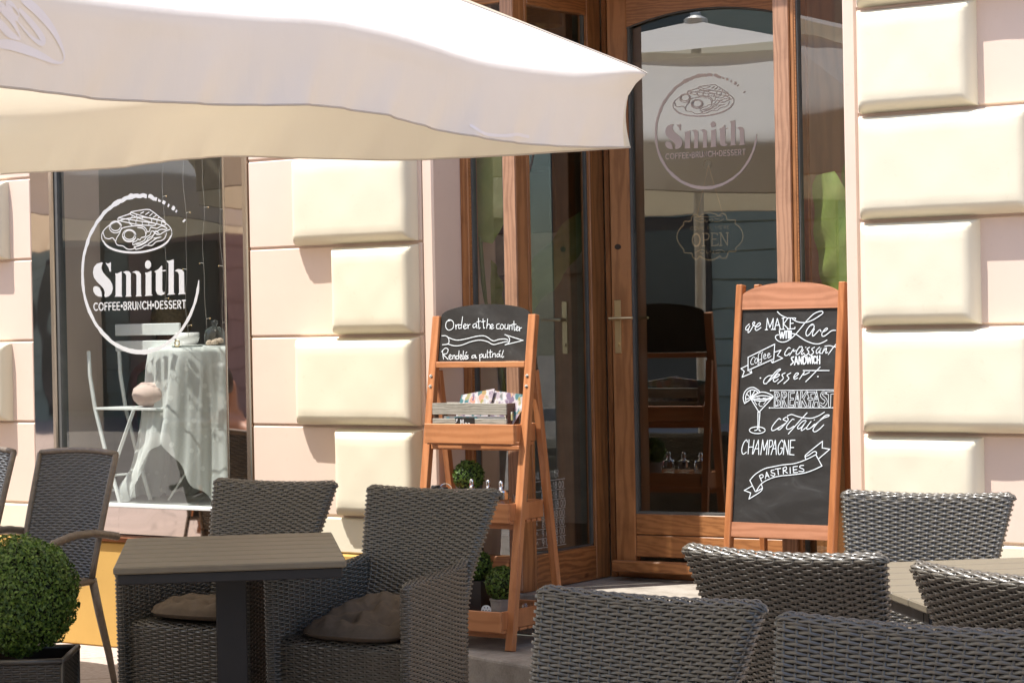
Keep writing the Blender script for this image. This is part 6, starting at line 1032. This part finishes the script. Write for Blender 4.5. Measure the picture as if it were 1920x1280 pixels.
# ================================================================== the display behind the shop window
PZ = .6525
wt = thing('bistro_table', 'small round table behind the shop window, under the lace cloth', 'table', (-7.245, .47, PZ))
mb = MB(); mb.lathe((-7.245, .47, 1.352), [(.30, 0), (.305, .008), (.30, .016)], 40); mb.build('top', M['white_paint'], wt)
for a, b_ in (((-7.38, .25, PZ), (-7.02, .55, 1.35)), ((-7.02, .25, PZ), (-7.38, .55, 1.35)), ((-7.38, .55, PZ), (-7.02, .25, 1.35)), ((-7.02, .55, PZ), (-7.38, .25, 1.35))):
    a, b_ = [(p[0]-.045, p[1]+.07, p[2]) for p in (a, b_)]
    mb = MB(); mb.bar(a, b_, .016, .010, (0, 0, 1), .002); mb.build('leg', M['white_paint'], wt)
# lace cloth: hangs in deep folds, gathered up in front
n, m = 220, 26; TH = np.linspace(0, 2*math.pi, n, endpoint=False); rows = []
rr = np.random.default_rng(3)
for i in range(6): r = .312*i/5; rows.append(np.stack([-7.245+r*np.cos(TH), .47+r*np.sin(TH), np.full(n, 1.3705)], -1))
front = np.exp(-((TH-R(268))/.42)**2); swag = .30*front
bot = PZ+.006+swag+.012*np.sin(TH*23)
for j in range(1, m+1):
    v = j/m; z = 1.3705-(1.3705-bot)*v
    fold = (.026*np.sin(TH*9+.6*np.sin(TH*3)+1.1)+.014*np.sin(TH*17+2*v)+.006*np.sin(TH*41))*v**.7
    flare = .315+.010*min(1, v*8)+.05*v**2+.06*v**3*np.exp(-((TH-R(205))/.5)**2)
    puff = .03*np.exp(-((v-.92)/.07)**2)*np.exp(-((TH-R(215))/.5)**2)
    r = flare+fold+puff; rows.append(np.stack([-7.245+r*np.cos(TH), .47+np.maximum(-.43, r*np.sin(TH)), z], -1))
mb = MB(); mb.grid(np.array(rows), wrap=True); tag(mb.build('lace_cloth', M['lace'], smooth=True), 'sheer white lace tablecloth gathered in folds behind the shop window', 'tablecloth')
XF[:] = [1., (.118, -.19, 0)]
fc = thing('folding_chair', 'white slatted metal folding chair left of the lace covered table, behind the shop window', 'chair', (-7.66, .42, PZ))
for z0_, z1_ in ((1.43, 1.485), (1.355, 1.405)):
    mb = MB(); mb.box(-7.86, -7.44, .50, .512, z0_, z1_, .003); mb.build('back_slat', M['white_paint'], fc)
for y in (.30, .50):
    mb = MB(); mb.tube([(-7.845, y+.01, 1.36), (-7.83, y, 1.25), (-7.80, y, 1.09), (-7.74, y, .9), (-7.65, y, PZ)], .0095, 6); mb.build('leg', M['white_paint'], fc)
    mb = MB(); mb.tube([(-7.55, y, 1.085), (-7.66, y, .87), (-7.79, y, PZ)], .0085, 6); mb.build('leg', M['white_paint'], fc)
for i in range(5):
    mb = MB(); y = .295+i*.042; mb.box(-7.81, -7.40, y, y+.034, 1.085, 1.097, .002); mb.build('seat_slat', M['white_paint'], fc)
mb = MB(); mb.tube([(-7.70, .30, .78), (-7.70, .50, .78)], .006, 6); mb.tube([(-7.79, .29, PZ+.05), (-7.79, .51, PZ+.05)], .006, 6); mb.build('stretcher', M['white_paint'], fc)
mb = MB(); q = [(.001, .001), (.075, .004), (.102, .03), (.110, .055), (.102, .085), (.066, .112), (.001, .12)]; mb.lathe((-7.505, .40, 1.099), q, 28); tag(mb.build('round_cushion', M['cushion_in'], smooth=True), 'plump pale pink cushion on the white folding chair in the shop window', 'cushion')
XF[:] = [1., (0, 0, 0)]
# tableware
TZ = 1.3715
def ware(name, label, cat, x, y, prof, mat, z=TZ):
    mb = MB(); mb.lathe((x, y, z), prof, 28, cap=False); return tag(mb.build(name, mat, smooth=True), label, cat)
ware('saucer', 'flat white saucer under the cup on the lace cloth', 'saucer', -7.29, .33, [(.001, .002), (.06, .002), (.085, .009), (.086, .011), (.06, .005), (.001, .005)], M['ceramic'])
ware('cup', 'round white cup on its saucer, on the lace covered table', 'cup', -7.295, .335, [(.02, .006), (.043, .012), (.056, .04), (.055, .068), (.052, .068), (.05, .04), (.03, .014), (.001, .013)], M['ceramic'])
mb = MB(); mb.tube([(-7.235+.014*math.cos(a), .20, TZ+.0195+.0145*math.sin(a)) for a in np.linspace(0, 2*math.pi, 20)], .0035, 6); tag(mb.build('napkin_ring', M['brass'], smooth=True), 'thin gold napkin ring at the edge of the lace covered table', 'ring')
bj = thing('bell_jar', 'clear glass bell jar with biscuits inside, on the lace covered table', 'jar', (-7.11, .32, TZ))
mb = MB(); mb.lathe((-7.11, .32, TZ), [(.048, .006), (.048, .06), (.042, .078), (.025, .09), (.010, .094), (.012, .1), (.019, .108), (.017, .12), (.001, .124)], 24, cap=False); mb.build('dome', M['glassthin'], bj, smooth=True)
mb = MB(); mb.lathe((-7.11, .32, TZ), [(.001, .0), (.058, .001), (.058, .006), (.001, .0065)], 24); mb.build('plate', M['ceramic'], bj)
mb = MB()
for k, (dx, dy) in enumerate(((-.02, -.015), (.018, -.02), (0, .012), (.024, .01))): mb.lathe((-7.11+dx, .32+dy, TZ+.007+.003*k), [(.001, 0), (.016, .002), (.018, .012), (.012, .022), (.001, .026)], 12)
mb.build('biscuits', M['flesh_cookie'], bj, smooth=True)
# butterflies are too small to tell: a white flower pot stands behind the jar
ware('white_pot', 'white ceramic pot behind the bell jar, half hidden by the window edge', 'pot', -7.02, .42, [(.03, 0), (.045, .05), (.045, .085), (.04, .085), (.03, .02), (.001, .02)], M['ceramic'])
# fairy lights on the glass
fl = thing('fairy_lights', 'thin fairy light wires hanging in the shop window right of the logo', 'lights', (-7.0, .1, 2.9))
mb = MB(); bl = MB()
for x, zb in ((-7.205, 1.55), (-7.075, 1.42), (-6.965, 1.45), (-6.86, 1.43)):
    zs = np.linspace(2.9, zb, 30); px_ = x+.006*np.sin(zs*11+x*40)+.004*np.sin(zs*23)
    mb.tube([(a, .10, z) for a, z in zip(px_, zs)], .0012, 4)
    for k in range(3, 30, 5):
        s_ = -1 if k % 2 else 1; mb.tube([(px_[k], .10, zs[k]), (px_[k]+s_*.022, .10, zs[k]+.003)], .001, 4); bl.lathe((px_[k]+s_*.024, .10, zs[k]), [(.001, -.004), (.0035, 0), (.001, .005)], 8)
mb.build('wire', M['wire'], fl); bl.build('bulbs', M['bulb'], fl)
pf = thing('picture_frame', 'dark framed picture on the inner wall, seen through the top of the shop window', 'picture', (-8.38, 2.28, 2.0))
mb = MB(); mb.box(-8.6, -8.28, 2.26, 2.30, 1.93, 2.45, .008); mb.build('frame', M['darkwood'], pf); mb = MB(); mb.box(-8.56, -8.32, 2.255, 2.262, 1.97, 2.41); mb.build('print', M['inpink'], pf)
bs = thing('bookcase', 'dark bookcase at the back of the cafe with a wall panel behind it', 'shelf', (-8.9, 4.5, .338))
mb = MB(); mb.box(-8.98, -7.9, 4.3, 4.36, .34, 2.6); mb.build('back_panel', M['darkwood'], bs)
for z in (.9, 1.4, 1.9, 2.4):
    mb = MB(); mb.box(-8.98, -7.9, 4.05, 4.299, z, z+.03); mb.build('shelf', M['brown_wood'], bs)
lp = thing('pendant_lamp', 'brass bell shaped pendant lamp inside the cafe, above the side glass of the entrance', 'lamp', (-5.72, 1.0, 2.84))
mb = MB(); mb.lathe((-5.72, 1.0, 2.79), [(.10, 0), (.098, .05), (.07, .12), (.02, .15)], 24, cap=False); mb.build('shade', M['darkbrass'], lp, smooth=True)
mb = MB(); mb.tube([(-5.72, 1.0, 2.93), (-5.72, 1.0, 3.2)], .006, 6); mb.build('cord', M['black'], lp)

# ================================================================== a guest sitting inside the cafe
def person(label, loc, rz, cloth='green_cloth', hair='hair'):
    t = thing('person', label, 'person', loc); ob = np.array(loc)
    J = {0: (0, 0, .44), 1: (0, -.02, .62), 2: (0, -.03, .80), 3: (0, -.03, .92), 4: (0, -.05, 1.00), 5: (0, -.06, 1.10), 6: (0, -.07, 1.20),
         7: (.17, -.03, .88), 8: (.24, -.08, .63), 9: (.17, -.30, .60), 10: (.13, -.38, .63),
         11: (-.17, -.03, .88), 12: (-.25, -.06, .62), 13: (-.18, -.28, .58), 14: (-.13, -.36, .62),
         15: (.09, -.05, .43), 16: (.10, -.45, .45), 17: (.10, -.43, .08), 18: (.10, -.55, .04), 19: (-.09, -.05, .43), 20: (-.10, -.45, .45), 21: (-.10, -.43, .08), 22: (-.10, -.55, .04)}
    E_ = [(0, 1), (1, 2), (2, 3), (3, 4), (4, 5), (5, 6), (3, 7), (7, 8), (8, 9), (9, 10), (3, 11), (11, 12), (12, 13), (13, 14), (0, 15), (15, 16), (16, 17), (17, 18), (0, 19), (19, 20), (20, 21), (21, 22)]
    rad = {0: .14, 1: .12, 2: .135, 3: .10, 4: .055, 5: .085, 6: .075, 7: .06, 8: .042, 9: .034, 10: .03, 11: .06, 12: .042, 13: .034, 14: .03, 15: .09, 16: .065, 17: .045, 18: .035, 19: .09, 20: .065, 21: .045, 22: .035}
    c_, s_ = math.cos(rz), math.sin(rz)
    me = bpy.data.meshes.new('body'); me.from_pydata([(x*c_-y*s_, x*s_+y*c_, z) for x, y, z in J.values()], E_, [])
    me.materials.append(M['skin']); o = bpy.data.objects.new('body', me); C.objects.link(o); o.parent = t
    md = o.modifiers.new('skin', 'SKIN'); 
    if me.skin_vertices:
        for i, sv in enumerate(me.skin_vertices[0].data): sv.radius = (rad[i], rad[i]); sv.use_root = i == 0
    md2 = o.modifiers.new('smooth', 'SUBSURF'); md2.levels = 2; md2.render_levels = 2; md.use_smooth_shade = True
    mb = MB(); mb.lathe((ob[0], ob[1], ob[2]+.46), [(.165, 0), (.15, .14), (.165, .30), (.15, .42), (.09, .47)], 20, cap=False); mb.build('top', M[cloth], t, smooth=True)
    mb = MB(); hx, hy = -(-.085)*s_*-1, -.055*c_
    V = []
    n1, n2 = 14, 20
    for i in range(n1):
        for k in range(n2):
            th, ph = math.pi*.66*i/(n1-1), 2*math.pi*k/n2; V.append((ob[0]+hx*.3+.105*math.sin(th)*math.cos(ph), ob[1]+hy*.3+.02+.115*math.sin(th)*math.sin(ph), ob[2]+1.155+.125*math.cos(th)))
    mb.add(V, [(i*n2+k, (i+1)*n2+k, (i+1)*n2+(k+1) % n2, i*n2+(k+1) % n2) for i in range(n1-1) for k in range(n2)]); mb.build('hair', M[hair], t, smooth=True)
    return t
person('blond person in a green top sitting inside the cafe behind the white folding chair', (-8.28, 1.22, .338), R(200))
st = thing('cafe_stool', 'dark wooden stool under the guest inside the cafe', 'stool', (-8.28, 1.22, .338))
mb = MB(); mb.lathe((-8.28, 1.22, .338+.27), [(.001, 0), (.17, 0), (.17, .03), (.001, .031)], 20); mb.build('seat', M['darkwood'], st)
for a in (45, 135, 225, 315):
    mb = MB(); mb.tube([(-8.28+.13*math.cos(R(a)), 1.22+.13*math.sin(R(a)), .608), (-8.28+.17*math.cos(R(a)), 1.22+.17*math.sin(R(a)), .339)], .014, 6); mb.build('leg', M['darkwood'], st)

person('person in a black and orange floral dress sitting outside, mirrored in the window frame', (-8.22, -1.55, 0), R(5), 'dress', 'darkwood')
copy_tree(sc_, (-8.22, -1.38, 0), R(5), 'grey wicker armchair under the person in the floral dress, outside the view on the left')
